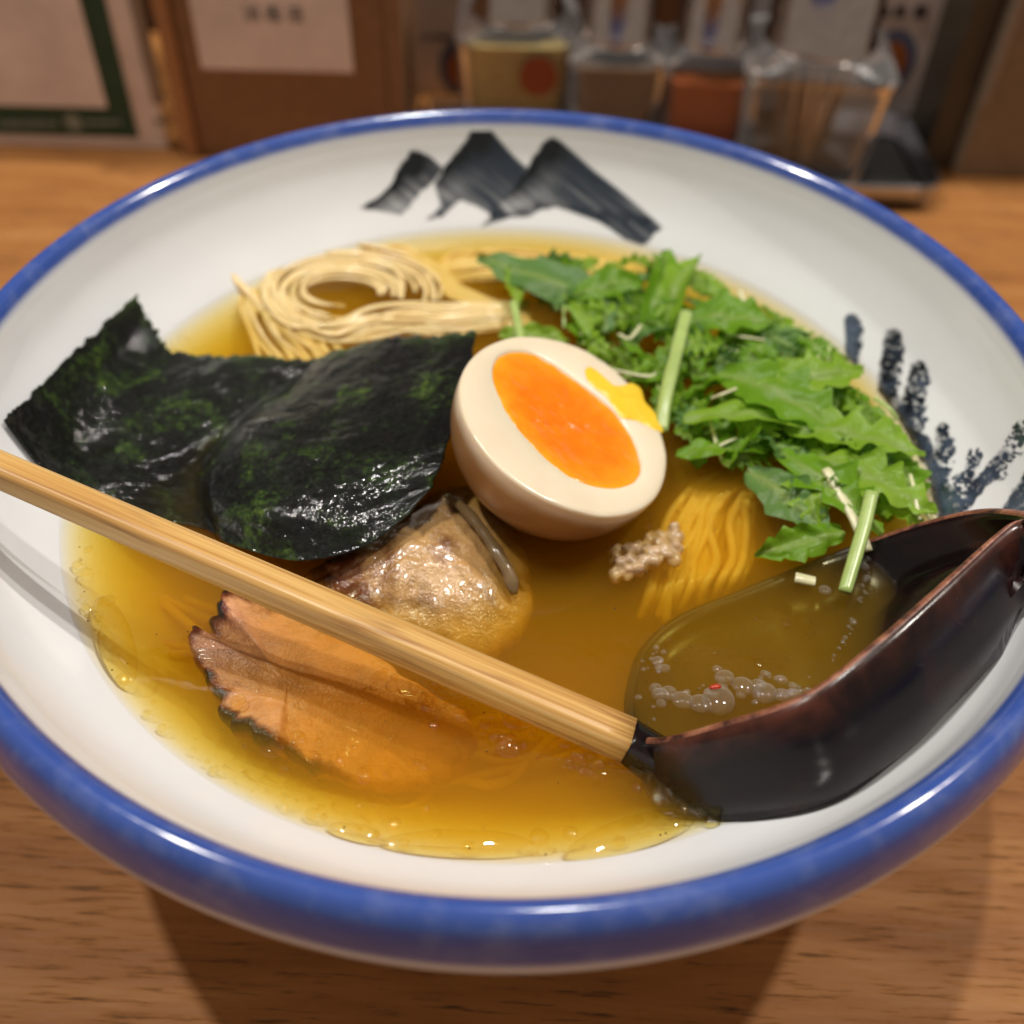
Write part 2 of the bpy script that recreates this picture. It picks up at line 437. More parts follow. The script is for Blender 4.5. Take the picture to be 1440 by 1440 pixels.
ss = np.linspace(0, 1, 60); bluev = np.clip((ss-.0)/.17, 0, 1)**1.4*np.clip((1-ss)/.16, 0, 1)
bluev = bluev*bluev*(3-2*bluev)
V, F = revolve(list(lp), 320)
mesh_obj('blue_rim', V, F, 'porcelain', bowl, attrs={'blue': np.tile(bluev, 320)})
ir, iz = inner_p[:, 0], inner_p[:, 1]
order = np.argsort(ir)
def bowl_z(r_): return np.interp(r_, ir[order], iz[order])
def bowl_r(z_): return np.interp(z_, iz[order], ir[order])
def WB(x, y, off=0.0):                # photo pixel -> bowl's inner wall, lifted off it by off metres
    d = ray(x, y); ts = np.linspace(.08, .45, 3000); q = CAM+ts[:, None]*d
    inside = q[:, 2] < bowl_z(np.hypot(q[:, 0], q[:, 1]))
    inside &= np.hypot(q[:, 0], q[:, 1]) < .1045
    if not inside.any(): return W(x, y, H)
    i = np.argmax(inside); p = q[i]
    rr = math.hypot(p[0], p[1]); return p+off*np.array([-p[0]/rr*.8, -p[1]/rr*.8, .6])

def decal(name, th0, th1, r0, r1, nu, nv, fn, label):
    th = np.linspace(th0, th1, nu); rr = np.linspace(r0, r1, nv)
    T, R_ = np.meshgrid(th, rr, indexing='ij'); Z = bowl_z(R_)
    dz = np.gradient(bowl_z(rr), rr)[None, :]; L = np.sqrt(1+dz**2)
    off = .00012
    R2 = R_-off*dz/L; Z2 = Z+off/L
    P = np.stack([R2*np.cos(T), R2*np.sin(T), Z2], -1).reshape(-1, 3)
    px = PX(P); col, al = fn(px[:, 0], px[:, 1])
    keep = al > .01
    F = [f[::-1] for f in grid_faces(nu, nv) if any(keep[i] for i in f)]
    used = np.unique(np.array(F).ravel()); mp_ = -np.ones(len(P), int); mp_[used] = np.arange(len(used))
    F = [tuple(mp_[list(f)]) for f in F]
    rgba = np.concatenate([col, np.ones((len(P), 1))], 1)[used]
    o = mesh_obj(name, P[used], F, 'ink_painting', bowl, attrs={'cover': al[used]}, colors={'ink': rgba})
    o['label'] = label; o.parent = iw
    return o
def smooth(a, b, x):
    t_ = np.clip((x-a)/(b-a), 0, 1); return t_*t_*(3-2*t_)
MT = [  # outline, peak, ridge foot on the dark side
    ([(503, 291), (530, 276), (552, 255), (568, 224), (578, 213), (590, 212), (606, 220), (624, 236), (612, 252), (588, 275), (565, 303), (540, 300)], [(580, 213), (566, 232), (552, 258), (520, 283)], .95),
    ([(600, 312), (618, 286), (610, 258), (622, 238), (642, 214), (662, 184), (676, 176), (690, 181), (706, 200), (724, 220), (742, 236), (736, 262), (705, 288), (692, 304), (668, 290), (650, 282), (636, 292), (622, 306)], [(674, 178), (662, 198), (646, 220), (616, 246)], .85),
    ([(676, 320), (690, 300), (715, 272), (734, 250), (750, 218), (764, 197), (775, 191), (788, 197), (806, 213), (832, 236), (868, 264), (902, 292), (934, 321), (920, 330), (906, 346), (880, 338), (858, 322), (838, 310), (810, 301), (786, 293), (764, 294), (744, 306), (715, 306)], [(772, 192), (758, 214), (744, 240), (722, 262)], .9)]
def mountains(x, y):
    n = len(x); col = np.tile(np.array([.05, .065, .085]), (n, 1)); al = np.zeros(n)
    wob = fbm(np.stack([x/14, y/14], -1), 3)
    for P, ridge, k in MT:
        s = inpoly(P, x+wob*3, y+wob*3); d = polydist(P, x+wob*3, y+wob*3)
        sd = np.where(s, d, -d); m = smooth(-1.5, 3.5, sd)
        rd = np.min([segdist(x, y, ridge[i], ridge[i+1])[0]+i*3 for i in range(len(ridge)-1)], 0)
        a2 = (x*.62-y*.78); b2 = (x*.78+y*.62)
        st = fbm(np.stack([a2/6.5, b2/90], -1), 3)
        pk = np.hypot((x-ridge[0][0])/26, (y-ridge[0][1]-14)/30)
        dark = np.maximum(np.exp(-(rd/17)**2)*1.35, np.exp(-pk**2)*1.25)
        depth = smooth(185, 310, y)
        wash = 1.02-.34*depth+.42*st*(0.10+.9*depth)-.25*np.exp(-((rd-34)/16)**2)*depth
        low = np.where(x > 690, np.exp(-((y-(296+.10*abs(x-770)))/9)**2)*.35*(fbm(np.stack([x/9, y/9], -1), 2)+.6), 0)
        a = m*np.clip(np.maximum(wash+low, dark*1.1), 0, 1)
        dk = np.clip(dark+.28*smooth(-.05, -.45, st)+low, 0, 1)[:, None]
        c = (1-dk)*np.array([.022, .034, .052])+dk*np.array([.003, .006, .007])
        w = (a/(a+al*(1-a)+1e-6))[:, None]
        col = w*c+(1-w)*col; al = a+al*(1-a)
    return col, al
decal('mountain_painting', math.radians(62), math.radians(118), .0872, .1025, 420, 130, mountains, 'three ink mountains painted on the far inner wall')
ST = [  # brush strokes: from, to, half width, darkness, raggedness
    ((1199, 452), (1198, 520), 12, .25, .2), ((1206, 458), (1206, 492), 9, .6, .9),
    ((1256, 474), (1244, 560), 15, .95, .5), ((1262, 490), (1256, 545), 12, .8, 1.0), ((1292, 518), (1272, 600), 14, .95, .7),
    ((1298, 535), (1290, 600), 13, .7, 1.1), ((1246, 545), (1300, 640), 12, .9, .6), ((1275, 590), (1322, 670), 11, .7, .7),
    ((1300, 620), (1330, 720), 10, .55, .4), ((1326, 603), (1322, 640), 11, .8, .8), ((1334, 625), (1328, 690), 13, .5, 1.0),
    ((1316, 668), (1336, 740), 15, .55, .8), ((1372, 637), (1352, 690), 11, .75, 1.1), ((1352, 680), (1330, 740), 18, .6, 1.0),
    ((1440, 600), (1404, 664), 14, .65, 1.15), ((1412, 640), (1352, 712), 11, .6, .7), ((1390, 665), (1345, 730), 10, .55, .6),
    ((1460, 660), (1418, 716), 11, .55, .5), ((1452, 690), (1420, 730), 12, .5, .6), ((1330, 700), (1345, 760), 22, .55, .6)]
def trees(x, y):
    n = len(x); col = np.tile(np.array([.05, .07, .10]), (n, 1)); al = np.zeros(n)
    sp = fbm(np.stack([x/5.5, y/5.5], -1), 4); wob = fbm(np.stack([x/16+9, y/16], -1), 3)
    for a_, b_, w_, dk, rg in ST:
        d, t_ = segdist(x+wob*4, y+wob*4, a_, b_)
        a = smooth(w_*1.05, w_*.6, d)*np.clip(1.0-rg*smooth(-.10, .42, sp+.25*(d/w_)), 0, 1)
        q = np.clip(dk+.5*wob, 0, 1)[:, None]
        c = (1-q)*np.array([.085, .12, .18])+q*np.array([.006, .010, .015])
        w = (a/(a+al*(1-a)+1e-6))[:, None]
        col = w*c+(1-w)*col; al = a+al*(1-a)
    return col, al
decal('pine_painting', math.radians(-28), math.radians(40), .0872, .1025, 560, 120, trees, 'blue black brushed pines painted on the inner wall beside the ladle')

# ------------------------------------------------------------------ broth
tp = [(0, S), (.03, S), (.06, S), (.08, S), (.0855, S+.00005), (.0868, S+.00014), (.0876, S+.00030), (.0884, S+.00055), (.0892, S+.0007)]
bp = []
for z_ in np.linspace(S-.001, H-.0598, 24):
    bp.append((max(float(bowl_r(z_))+.0005, 0), float(z_)-.0002))
bp.append((0, H-.0604))
V, F = revolve(tp+bp, 200)
soup = mesh_obj('broth', V, [f[::-1] for f in F], 'broth')
me = soup.data; bm = bmesh.new(); bm.from_mesh(me); bmesh.ops.remove_doubles(bm, verts=bm.verts, dist=1e-6); bmesh.ops.recalc_face_normals(bm, faces=bm.faces); bm.to_mesh(me); bm.free()
tag(soup, 'clear amber broth with floating oil filling the ramen bowl', 'broth')

# ------------------------------------------------------------------ noodles
def noodle(pts, rad=.00062, label='', group='', n=None):
    P = np.array([WS(x, y, z-(1.05 if rad < .0008 else 0)) for x, y, z in pts]); L = np.linalg.norm(np.diff(P, axis=0), axis=1).sum()
    C = cat(P, n or max(12, int(L/.0012)))
    V, F = tube(C, rad, 8)
    o = mesh_obj('noodle', V, F, 'noodle'); tag(o, label, 'noodle', group); return recentre(o)
GA = 'noodles surfacing behind the nori'
LA = 'thin pale noodle strand lying at the broth surface behind the nori sheet'
J = lambda s: float(rng.normal()*s)
for i in range(15):                    # sheaf running from the greens to the left, then round the coil
    k = i/14; dy = k*46; z = 1.4-1.3*abs(k-.35)+J(.35)
    e = 8+J(6)
    noodle([(742+J(6), 424+dy*.75, -1.0), (690, 428+dy*.8+J(2), z), (630, 434+dy*.85+J(3), z+.5), (575, 428+dy*.95+J(3), z+.6), (520, 436+dy*.85+J(4), z+.2),
            (470, 452+dy*.6+J(4), z), (425-e, 448+dy*.4+J(4), z-.3), (385-e+dy*.3, 415+dy*.3+J(4), z-.2), (372+dy*.4, 390+dy*.2, z-.5), (392+dy*.5, 368+dy*.25, z-.9),
            (450, 352+dy*.4, -1.6-.6*k)], label='long noodle strand in the sheaf running from the greens to the coil', group='long noodle strands in the sheaf running from the greens to the coil')
for i in range(15):                     # coil
    k = i/14+J(.05); a0 = rng.uniform(0, 1); rx = 56+k*78+J(6); ry = 22+k*38+J(4); cx, cy = 486+J(9), 412+J(5)
    pts = [(cx+rx*math.cos(t_), cy-ry*math.sin(t_), .9-.5*k+.5*math.sin(t_*1.3+a0*6)-1.3*max(0, t_-3.9)) for t_ in np.linspace(-.25+a0*.3, 4.3+a0*.6, 16)]
    noodle(pts, label='noodle strand wound in the round coil behind the nori', group='noodle strands wound in the round coil behind the nori')
for i in range(13):                     # arcs half sunk further back
    k = i/12
    noodle([(420+J(8), 372+k*16, -.9), (490, 352+k*18+J(3), -.3-.3*k), (560, 352+k*22+J(3), -.5), (610+J(4), 372+k*22, -.7), (640+J(8), 400+k*18, -.7), (690+J(10), 424+k*10, -.6), (740, 436+k*8, -1.5)], label='half sunken noodle strand arching behind the coil', group='half sunken noodle strands arching behind the coil')
for i in range(14):
    k = i/13
    noodle([(600+J(14), 384+k*8, -1.6), (650+J(8), 358+k*34+J(3), -.7), (700, 354+k*40+J(3), -.4), (760, 358+k*36+J(3), -.4), (840+J(8), 366+k*26, -.8), (890, 378+k*16, -2)], label='sunken noodle strand between the coil and the far greens', group='sunken noodle strands between the coil and the far greens')
for i in range(16):                    # strands diving under the nori on the left
    k = i/15
    noodle([(352+k*46+J(5), 398+k*14, -.6), (338+k*80+J(5), 430+k*10, -.2+J(.3)), (344+k*110+J(6), 468+k*4, -.1+J(.4)), (372+k*120+J(6), 508, -.8), (400+k*120, 560, -2.5)], label='noodle strand diving under the far edge of the nori', group='noodle strands diving under the far edge of the nori')
noodle([(311, 366, 4.0), (320, 381, 2.6), (334, 398, .8), (352, 415, -.6), (372, 440, -1.5)], .0012, 'short stubby noodle end poking up at the broth edge behind the nori', None)
GB = 'noodles sunk beside the ladle'
LB = 'noodle strand folded in a sunken bundle between the egg and the ladle'
for i in range(44):
    k = rng.uniform(0, 1); l = i % 4; wob = J(9)
    noodle([(896+k*130+J(4), 872-k*34+J(6), -11-1.2*l), (904+k*136+J(4), 836-k*24, -7.0-1.1*l), (912+k*140+J(4), 796-k*12, -6.8-1.1*l), (926+k*124+J(4)+wob, 745-k*8, -5.8-1.1*l), (950+k*100+wob, 704+k*6+J(5), -5.4-1.1*l),
            (985+k*80, 676+k*14, -5.0-1.1*l), (1035+k*50, 664+k*26, -5.0-1.1*l), (1100+J(6), 668+k*50, -3-1.0*l)], .00095, LB, GB)
GC = 'noodles lying deep in the broth'
LC = 'blurred noodle strand lying deep in the broth under the ladle handle'
for i in range(10):
    k = i/15; x0 = 120+rng.uniform(0, 160); y0 = 760+rng.uniform(0, 250)
    noodle([(x0, y0, -10-rng.uniform(0, 4)), (x0+90+J(20), y0+40+J(30), -12-rng.uniform(0, 6)), (x0+190+J(30), y0+70+J(40), -14-rng.uniform(0, 6)), (x0+300, y0+90+J(40), -18)], .0009, LC, GC)
for i in range(8):
    x0 = 420+rng.uniform(0, 420); y0 = 1110+rng.uniform(0, 40)
    noodle([(x0, y0-40, -12-rng.uniform(0, 4)), (x0+80, y0+J(20)-60, -14), (x0+170, y0+J(25)-80, -16-rng.uniform(0, 4)), (x0+260, y0-100, -19)], .0009, LC, GC)

# ------------------------------------------------------------------ pork
def slab(name, pts, thick, mat, dome=0.0, rings=26, n=150, rag=.0006, bumpy=.0007, charf=None, parent=None):
    P = cat(np.array([WS(*p) for p in pts]), n, True)
    nn = fbm(P*420, 3)[:, None]
    cen = P.mean(0); d = P-cen; d[:, 2] = 0; d /= np.linalg.norm(d, axis=1)[:, None]
    P = P+d*nn*rag*2
    V = []; ch = []
    lev = [(1-(i/rings)) for i in range(rings)]
    for i, s in enumerate(lev):
        q = cen+(P-cen)*s
        top = dome*(1-s*s)+bumpy*fbm(q*260+3, 4)*(1.2 if s < .97 else .6)
        q = q.copy(); q[:, 2] += top
        if i == 0: q[:, 2] -= .0008
        V.append(q); ch.append(charf(s, np.arange(n)/n, q) if charf else np.zeros(n))
    m = len(lev)
    under = [cen+(P-cen)*s-np.array([0, 0, z_]) for s, z_ in ((1.0, thick*.45), (.95, thick*.85), (.8, thick), (.4, thick))]
    A = [under[3], under[2], under[1], under[0]]+V
    AC = [np.zeros(n)]*2+[ch[0]*.3, ch[0]*.55]+ch
    VV = np.vstack(A); F = grid_faces(len(A), n, False, True)
    F.append(tuple(range(n))); L_ = (len(A)-1)*n; F.append(tuple(range(L_, L_+n))[::-1])
    o = mesh_obj(name, VV, F, mat, parent, attrs={'char': np.concatenate(AC)})
    return recentre(o) if parent is None else o
def char_left(s, t_, q):
    px = PX(q); L = np.exp(-((1-s)/.15)**2)*(.62+.35*vnoise(np.stack([t_*40, t_*0], -1)))
    side = smooth(520, 300, px[:, 0])*.25+smooth(560, 380, px[:, 0])*smooth(960, 1030, px[:, 1])*.2
    return L*(.2+2.9*side)+.06+.12*smooth(430, 290, px[:, 0])*(s > .5)
p1 = slab('pork_slice', [(305, 824, 3.0), (332, 820, 1.6), (420, 850, -.3), (520, 905, -1.6), (610, 960, -2.6), (672, 1015, -4.6), (655, 1066, -7), (575, 1092, -6), (500, 1088, -4.2), (450, 1074, -3.0), (405, 1050, -1.9), (385, 1028, .4), (348, 1018, .8), (310, 994, 1.2), (305, 968, 1.3), (286, 945, 1.6), (277, 915, 1.9), (262, 892, 2.4), (264, 866, 3.2), (284, 876, 1.7), (296, 850, 1.9)],
          .006, 'pork', .0006, rag=.0011, bumpy=.0004, charf=char_left)
p1.location.z -= .0022
tag(p1, 'grilled pork slice with charred ragged edges half sunk below the ladle handle', 'pork')
def char_mound(s, t_, q):
    px = PX(q); return .12+.40*smooth(600, 480, px[:, 0])+.30*np.exp(-((px[:, 0]-625)/32)**2-((px[:, 1]-775)/40)**2)
p2 = slab('pork_slice', [(440, 800, -2), (500, 765, -2), (560, 725, -2.5), (612, 690, -3), (650, 680, -3), (696, 712, -3.5), (738, 770, -4), (750, 825, -5), (735, 880, -5.5), (690, 915, -5.5), (620, 922, -5), (548, 900, -4), (480, 860, -3), (440, 830, -2.5)],
          .006, 'pork_pale', .0066, rag=.0008, bumpy=.0009, charf=char_mound)
tag(p2, 'glistening pale pork lump rising from the broth between nori, egg and ladle handle', 'pork')
C_ = cat([WS(628, 690, 3.5), WS(655, 712, 4.2), WS(680, 742, 4.4), (WS(700, 772, 4.0)), WS(716, 800, 2.6), WS(724, 830, .3)], 40)
V, F = tube(C_-np.array([0, 0, .0013]), (.0012+.0006*fbm(C_*260, 3))*np.clip(np.minimum(np.arange(40)/6, (39-np.arange(40))/6)+.25, 0, 1)**.5, 12, .7)
fs = mesh_obj('fat_strip', V, F, 'fat'); tag(fs, 'wet grey strip of fat lying over the pale pork lump beside the egg', 'fat'); recentre(fs)

# minced fat
V = []; F = []
for i in range(90):
    x = 908+np.clip(rng.normal(), -1.6, 1.6)*26; y = 778+np.clip(rng.normal(), -1.6, 1.6)*13-(x-908)*.35
    c = WS(x, y, rng.uniform(-2.4, -.9)); s = rng.uniform(.0008, .0016)
    bm = bmesh.new(); bmesh.ops.create_icosphere(bm, subdivisions=2, radius=s); b0 = len(V)
    for v in bm.verts: V.append(c+np.array(v.co)*(1+.5*vnoise(np.array(v.co)*700+i)))
    bm.verts.index_update(); F += [tuple(b0+v.index for v in f.verts) for f in bm.faces]; bm.free()
o = mesh_obj('minced_fat', V, F, 'minced_fat')
md = o.modifiers.new('remesh', 'REMESH'); md.mode = 'VOXEL'; md.voxel_size = .0002; md.use_smooth_shade = True
md = o.modifiers.new('soften', 'SMOOTH'); md.iterations = 9; md.factor = .6
tag(recentre(o), 'small clump of nubbly pale minced fat floating beside the sunken noodles', 'fat')

# ------------------------------------------------------------------ egg
c0 = np.array([.0116, -.003, S+.0133]); en = np.array([.4064, .0408, .9128]); e1 = np.array([.2497, .956, -.154])
en /= np.linalg.norm(en); e1 -= en*(e1@en); e1 /= np.linalg.norm(e1); e2 = np.cross(en, e1)
EA, EB, ED = .0265, .0226, .0205
egg = empty('half_egg', tuple(c0-en*ED))
tag(egg, 'halved soft boiled egg with runny orange yolk, cut side up', 'egg')
def eggp(a, b, h): return c0+np.outer(a, e1)+np.outer(b, e2)+np.outer(h, en)
nseg = 144; th = np.linspace(0, 2*math.pi, nseg, endpoint=False)
yk = lambda th: 1+.022*np.sin(3*th+.6)+.02*np.sin(5*th+2)+.012*np.sin(11*th)
YA, YB = .0205, .0160; ya0, yb0 = .0022, -.0014
def on_face(px, py, h):
    d = ray(px, py); return CAM+d*(((c0-CAM)@en+h)/(d@en))
YP = [(699, 503), (718, 493), (745, 494), (776, 509), (811, 534), (846, 560), (876, 590), (896, 625), (903, 655), (896, 675), (870, 685), (838, 683), (804, 670), (774, 649), (744, 619), (717, 585), (700, 550), (693, 523)]
yq = np.array([on_face(x, y, 0)-c0 for x, y in YP]); yq = np.stack([yq@e1, yq@e2], 1); ycen = yq.mean(0); ya0, yb0 = ycen
yc = cat(yq, 600, True)-ycen; yth = np.arctan2(yc[:, 1], yc[:, 0]); yo_ = np.argsort(yth); yrr = np.hypot(yc[:, 0], yc[:, 1])
yr = np.interp(th, np.r_[yth[yo_]-2*math.pi, yth[yo_], yth[yo_]+2*math.pi], np.tile(yrr[yo_], 3))
yr = yr*(1+.010*fbm(np.stack([np.cos(th)*7, np.sin(th)*7], -1), 3))
V = []; stn = []
for ph in np.linspace(math.pi/2*.98, 0, 26):          # outside, from the bottom up
    k = math.cos(ph); h = -ED*math.sin(ph)-.0006
    V.append(eggp(EA*k*np.cos(th)*(1+.06*k*np.cos(th)), EB*k*np.sin(th), np.full(nseg, h))); stn.append(np.clip(.25+.75*smooth(-.0012, -.0040, h+.0012*fbm(np.stack([np.cos(th)*2, np.sin(th)*2+h*90], -1), 3)), 0, 1))
for k, h, st_ in ((.995, -.0002, .25), (.982, 0, .16), (.95, .0001, .06)):
    wv = .00028*fbm(np.stack([np.cos(th)*3+k*4, np.sin(th)*3], -1), 3)
    V.append(eggp(EA*k*np.cos(th)*(1+.06*k*np.cos(th)), EB*k*np.sin(th), h+wv)); stn.append(st_*(1+.8*fbm(np.stack([np.cos(th)*4, np.sin(th)*4], -1), 3)))
for k, h in ((1.03, 0.0), (1.0, -.0003), (.97, -.0016), (.5, -.004)):
    V.append(eggp(ya0+yr*k*np.cos(th), yb0+yr*k*np.sin(th), np.full(nseg, h))); stn.append(np.zeros(nseg))
V = np.vstack(V); nr = len(V)//nseg; F = [f[::-1] for f in grid_faces(nr, nseg, False, True)]; F.append(tuple(range(nseg)))
def under(o, parent):
    o.parent = parent; o.location = -Vector(parent.location); return o
ew = mesh_obj('egg_white', V, F, 'egg_white', attrs={'stain': np.concatenate(stn)}); under(ew, egg)
V = []; core = []
for k in np.linspace(0.001, 1.0, 40):
    a = ya0+yr*k*np.cos(th); b = yb0+yr*k*np.sin(th)
    q2 = np.full(nseg, k)*1.75
    h = -.0004-.0011*np.exp(-((a-ya0+.004)/.0075)**2-((b-yb0+.003)/.0060)**2)+.00035*fbm(np.stack([a*420, b*420], -1), 3)*(k < .98)-.0003*(k > .99)
    V.append(eggp(a, b, h)); core.append(np.clip(1.15-(q2/1.85)**3+.25*fbm(np.stack([a*300, b*300], -1), 3), 0, 1))
V = np.vstack(V); F = [f for f in grid_faces(40, nseg, False, True)]
yo = mesh_obj('yolk', V, F, 'egg_yolk', attrs={'core': np.concatenate(core)}); under(yo, egg)
# yellow smear dripping over the white towards the greens
def on_face(px, py, h):
    d = ray(px, py); q = CAM+d*(((c0-CAM)@en+h)/(d@en)); return q
SM = [(820, 518), (828, 514), (842, 524), (856, 538), (872, 542), (888, 538), (902, 546), (908, 564), (922, 580), (935, 602), (926, 608), (910, 600), (894, 592), (876, 588), (864, 574), (850, 556), (836, 546), (824, 532)]
P = cat([on_face(x, y, .0001) for x, y in SM], 90, True); cen = P.mean(0); V = []
for k, h in ((1.0, -.0002), (.93, .0001), (.8, .00025), (.55, .0004), (.3, .0005), (.02, .0005)):
    q = cen+(P-cen)*k+en*h; q = q+en*(fbm(q*500, 3)*.0003)[:, None]*(k < 1); V.append(q)
o = mesh_obj('yolk_smear', np.vstack(V), grid_faces(6, 90, False, True), 'yolk_smear'); under(o, egg)

# ------------------------------------------------------------------ nori
LAT = [[(184, 420, 'w2.2'), (138, 462, 'w1.5'), (92, 506, 'w1.2'), (46, 552, 'w1.2'), (0, 597, 'w1.5')],
       [(212, 462, 'w1.5'), (170, 503, 'w1.0'), (122, 545, 'w1.0'), (68, 590, 'w1.0'), (18, 622, 'w1.2')],
       [(240, 492, .9), (208, 548, .9), (165, 595, .8), (110, 640, .8), (62, 672, .8)],
       [(300, 500, .8), (262, 560, .6), (218, 615, .5), (172, 662, .4), (130, 705, .2)],
       [(380, 504, .9), (334, 560, .2), (278, 618, -.2), (240, 672, -.3), (205, 728, -.4)],
       [(440, 506, 1.4), (385, 556, .4), (322, 606, .1), (282, 668, -.1), (284, 742, -.2)],
       [(480, 494, 3.4), (408, 566, 5.5), (334, 618, 6.2), (300, 684, 5.2), (326, 766, 2.2)],
       [(545, 476, 6.0), (500, 566, 9.0), (438, 636, 9.5), (388, 712, 8.0), (420, 788, 4.5)],
       [(612, 473, 7.5), (574, 562, 10.5), (530, 640, 11.0), (486, 708, 9.5), (512, 768, 6.5)],
       [(671, 467, 9.0), (654, 548, 11.0), (632, 622, 11.0), (614, 672, 10.0), (578, 722, 8.0)]]
def WN(x, y, z):
    if isinstance(z, str): return WB(x, y, float(z[1:])*.001)
    p = WS(x, y, z); r_ = math.hypot(p[0], p[1])
    return p if r_ < .086 else WB(x, y, .001)
G = np.array([[WN(*p) for p in row] for row in LAT])
NU, NV = 230, 130
g1 = np.stack([cat(G[:, j], NU) for j in range(G.shape[1])], 1)
g2 = np.stack([cat(g1[i], NV) for i in range(NU)], 0)
uu, vv_ = np.meshgrid(np.linspace(0, 1, NU), np.linspace(0, 1, NV), indexing='ij')
tu = np.gradient(g2, axis=0); tv = np.gradient(g2, axis=1); nn = np.cross(tu, tv); nn /= np.linalg.norm(nn, axis=2)[..., None]+1e-12
nn *= np.sign(nn[..., 2:3])
wr = fbm(np.stack([uu*9, vv_*6], -1), 4)*.0008+fbm(np.stack([(uu+vv_*.5)*8, (vv_-uu)*2.0], -1), 3)*.00035
wr *= smooth(0, .35, uu)*.8+.2
g2 = g2+nn*wr[..., None]
rag = fbm(np.stack([uu*80, vv_*0], -1), 5)*.0018
edge0 = np.exp(-vv_/.018)
g2 = g2+tv/np.linalg.norm(tv, axis=2)[..., None]*(rag*edge0)[..., None]
rag2 = fbm(np.stack([vv_*30, uu*0+4], -1), 4)*.0009
g2 = g2+tu/np.linalg.norm(tu, axis=2)[..., None]*(rag2*(np.exp(-uu/.02)+np.exp(-(1-uu)/.02)))[..., None]
ed = np.clip(np.maximum(np.exp(-vv_/.02)*(fbm(np.stack([uu*40, vv_*40], -1), 3)*1.2+.35), np.exp(-uu/.012)*smooth(.3, .0, vv_)*.8), 0, 1)*.8
no = mesh_obj('nori_sheet', g2.reshape(-1, 3), grid_faces(NU, NV), 'nori', attrs={'edge': ed.ravel()})
md = no.modifiers.new('thickness', 'SOLIDIFY'); md.thickness = .00035; md.offset = 0
tag(no, 'dark wet sheet of nori seaweed draped from the bowl wall over the broth', 'nori'); recentre(no)

# ------------------------------------------------------------------ mizuna greens
def leaf(base, tip, width, bend, roll, mat, label, group, lobes=5, deep=.55, curl=.5):
    base = np.array(base); tip = np.array(tip); ax = tip-base; L = np.linalg.norm(ax); ax /= L
    side = np.cross([0, 0, 1.0], ax); side /= np.linalg.norm(side)+1e-9; upv = np.cross(ax, side)
    cr, sr = math.cos(roll), math.sin(roll); side, upv = cr*side+sr*upv, -sr*side+cr*upv
    n = 44; m = 9; V = []; ve = []
    ph = rng.uniform(0, 1); sd = rng.uniform(0, 50)
    for i in range(n):
        t_ = i/(n-1)
        env = (math.sin(math.pi*min(1, t_*.93+.05)**.8)**.8)*width*.5
        for s in (-1, 1):
            pass
        row = []
        for j in range(m):
            s = (j-(m-1)/2)/((m-1)/2); sg = 1 if s >= 0 else -1
            x = (t_*lobes+ph*(sg > 0)*.5) % 1.0
            saw = (1-deep)+deep*(1-x)**1.2*min(1, x*8+.1)
            wloc = env*saw*(1+.22*float(vnoise(np.array([t_*9+sd, sg*3.3]))))
            off = abs(s)*wloc
            along = t_*L+abs(s)*wloc*.45
            lift = bend*L*math.sin(math.pi*t_)+curl*.6*off*off/(width*.5+1e-6)+.0011*float(vnoise(np.array([t_*7+sd, s*2.2+sd])))
            row.append(base+ax*min(along, L*1.06)+side*sg*off+upv*lift)
            ve.append(max(0, 1-abs(s)*3.2)*.8)
        V += row
    o = mesh_obj('mizuna_leaf', V, grid_faces(n, m), mat, attrs={'vein': ve})
    recentre(o)
    if label == LL:
        c = PX(np.array(o.location)); look = {'leaf_bright': 'bright yellow green', 'leaf_mid': 'deep green', 'leaf_dusty': 'dull grey green'}[mat]
        place = 'in the heap directly behind the egg' if c[0] < 960 else ('in the heap against the painted pines' if c[0] > 1120 else 'in the middle of the heap between egg and pines')
        label = '%s serrated mizuna leaf %s' % (look, place); group = 'mizuna leaves, %s, %s' % (look, place)
    tag(o, label, 'leaf', group); return o
GL = 'mizuna leaves heaped in the broth'
LL = 'serrated green mizuna leaf in the heap behind the egg'
POLY = [(690, 372), (900, 352), (985, 356), (1000, 400), (1100, 440), (1190, 500), (1235, 580), (1300, 660), (1310, 730), (1235, 755), (1180, 690), (1090, 640), (960, 668), (945, 600), (900, 545), (800, 480), (735, 462)]
def px_leaf(b, t_, w, mat, bend=.06, roll=0.0, label=LL, group=GL, **k):
    return leaf(WS(*b), WS(*t_), w*mm, bend, roll, mat, label, group, **k)
cnt = 0
while cnt < 150:
    x, y = rng.uniform(680, 1320), rng.uniform(345, 760)
    if not inpoly(POLY, np.array([x]), np.array([y]))[0]: continue
    a = rng.uniform(0, 2*math.pi); l = rng.uniform(50, 105)
    if cnt % 3 == 0: a = math.radians(rng.uniform(20, 70))
    x2, y2 = x+l*math.cos(a), y+l*math.sin(a)*.75
    if not inpoly(POLY, np.array([x2]), np.array([y2]))[0] or not inpoly(POLY, np.array([(x+x2)/2]), np.array([(y+y2)/2]))[0]: continue
    z = rng.uniform(-1.5, 4.5)
    px_leaf((x, y, z), (x2, y2, z+rng.uniform(-1.5, 1.5)), rng.uniform(6, 13), ['leaf_bright', 'leaf_mid', 'leaf_bright', 'leaf_dusty'][cnt % 4], rng.uniform(-.06, .16), rng.uniform(-.9, .9), lobes=int(rng.integers(4, 9)), deep=rng.uniform(.35, .8), curl=rng.uniform(-.3, .7))
    cnt += 1
px_leaf((880, 440, 3.5), (672, 362, 4.5), 13, 'leaf_dusty', .03, -.25, 'broad dusty green mizuna leaf lying flat over the noodles beside the greens', None, lobes=2, deep=.12, curl=.1)
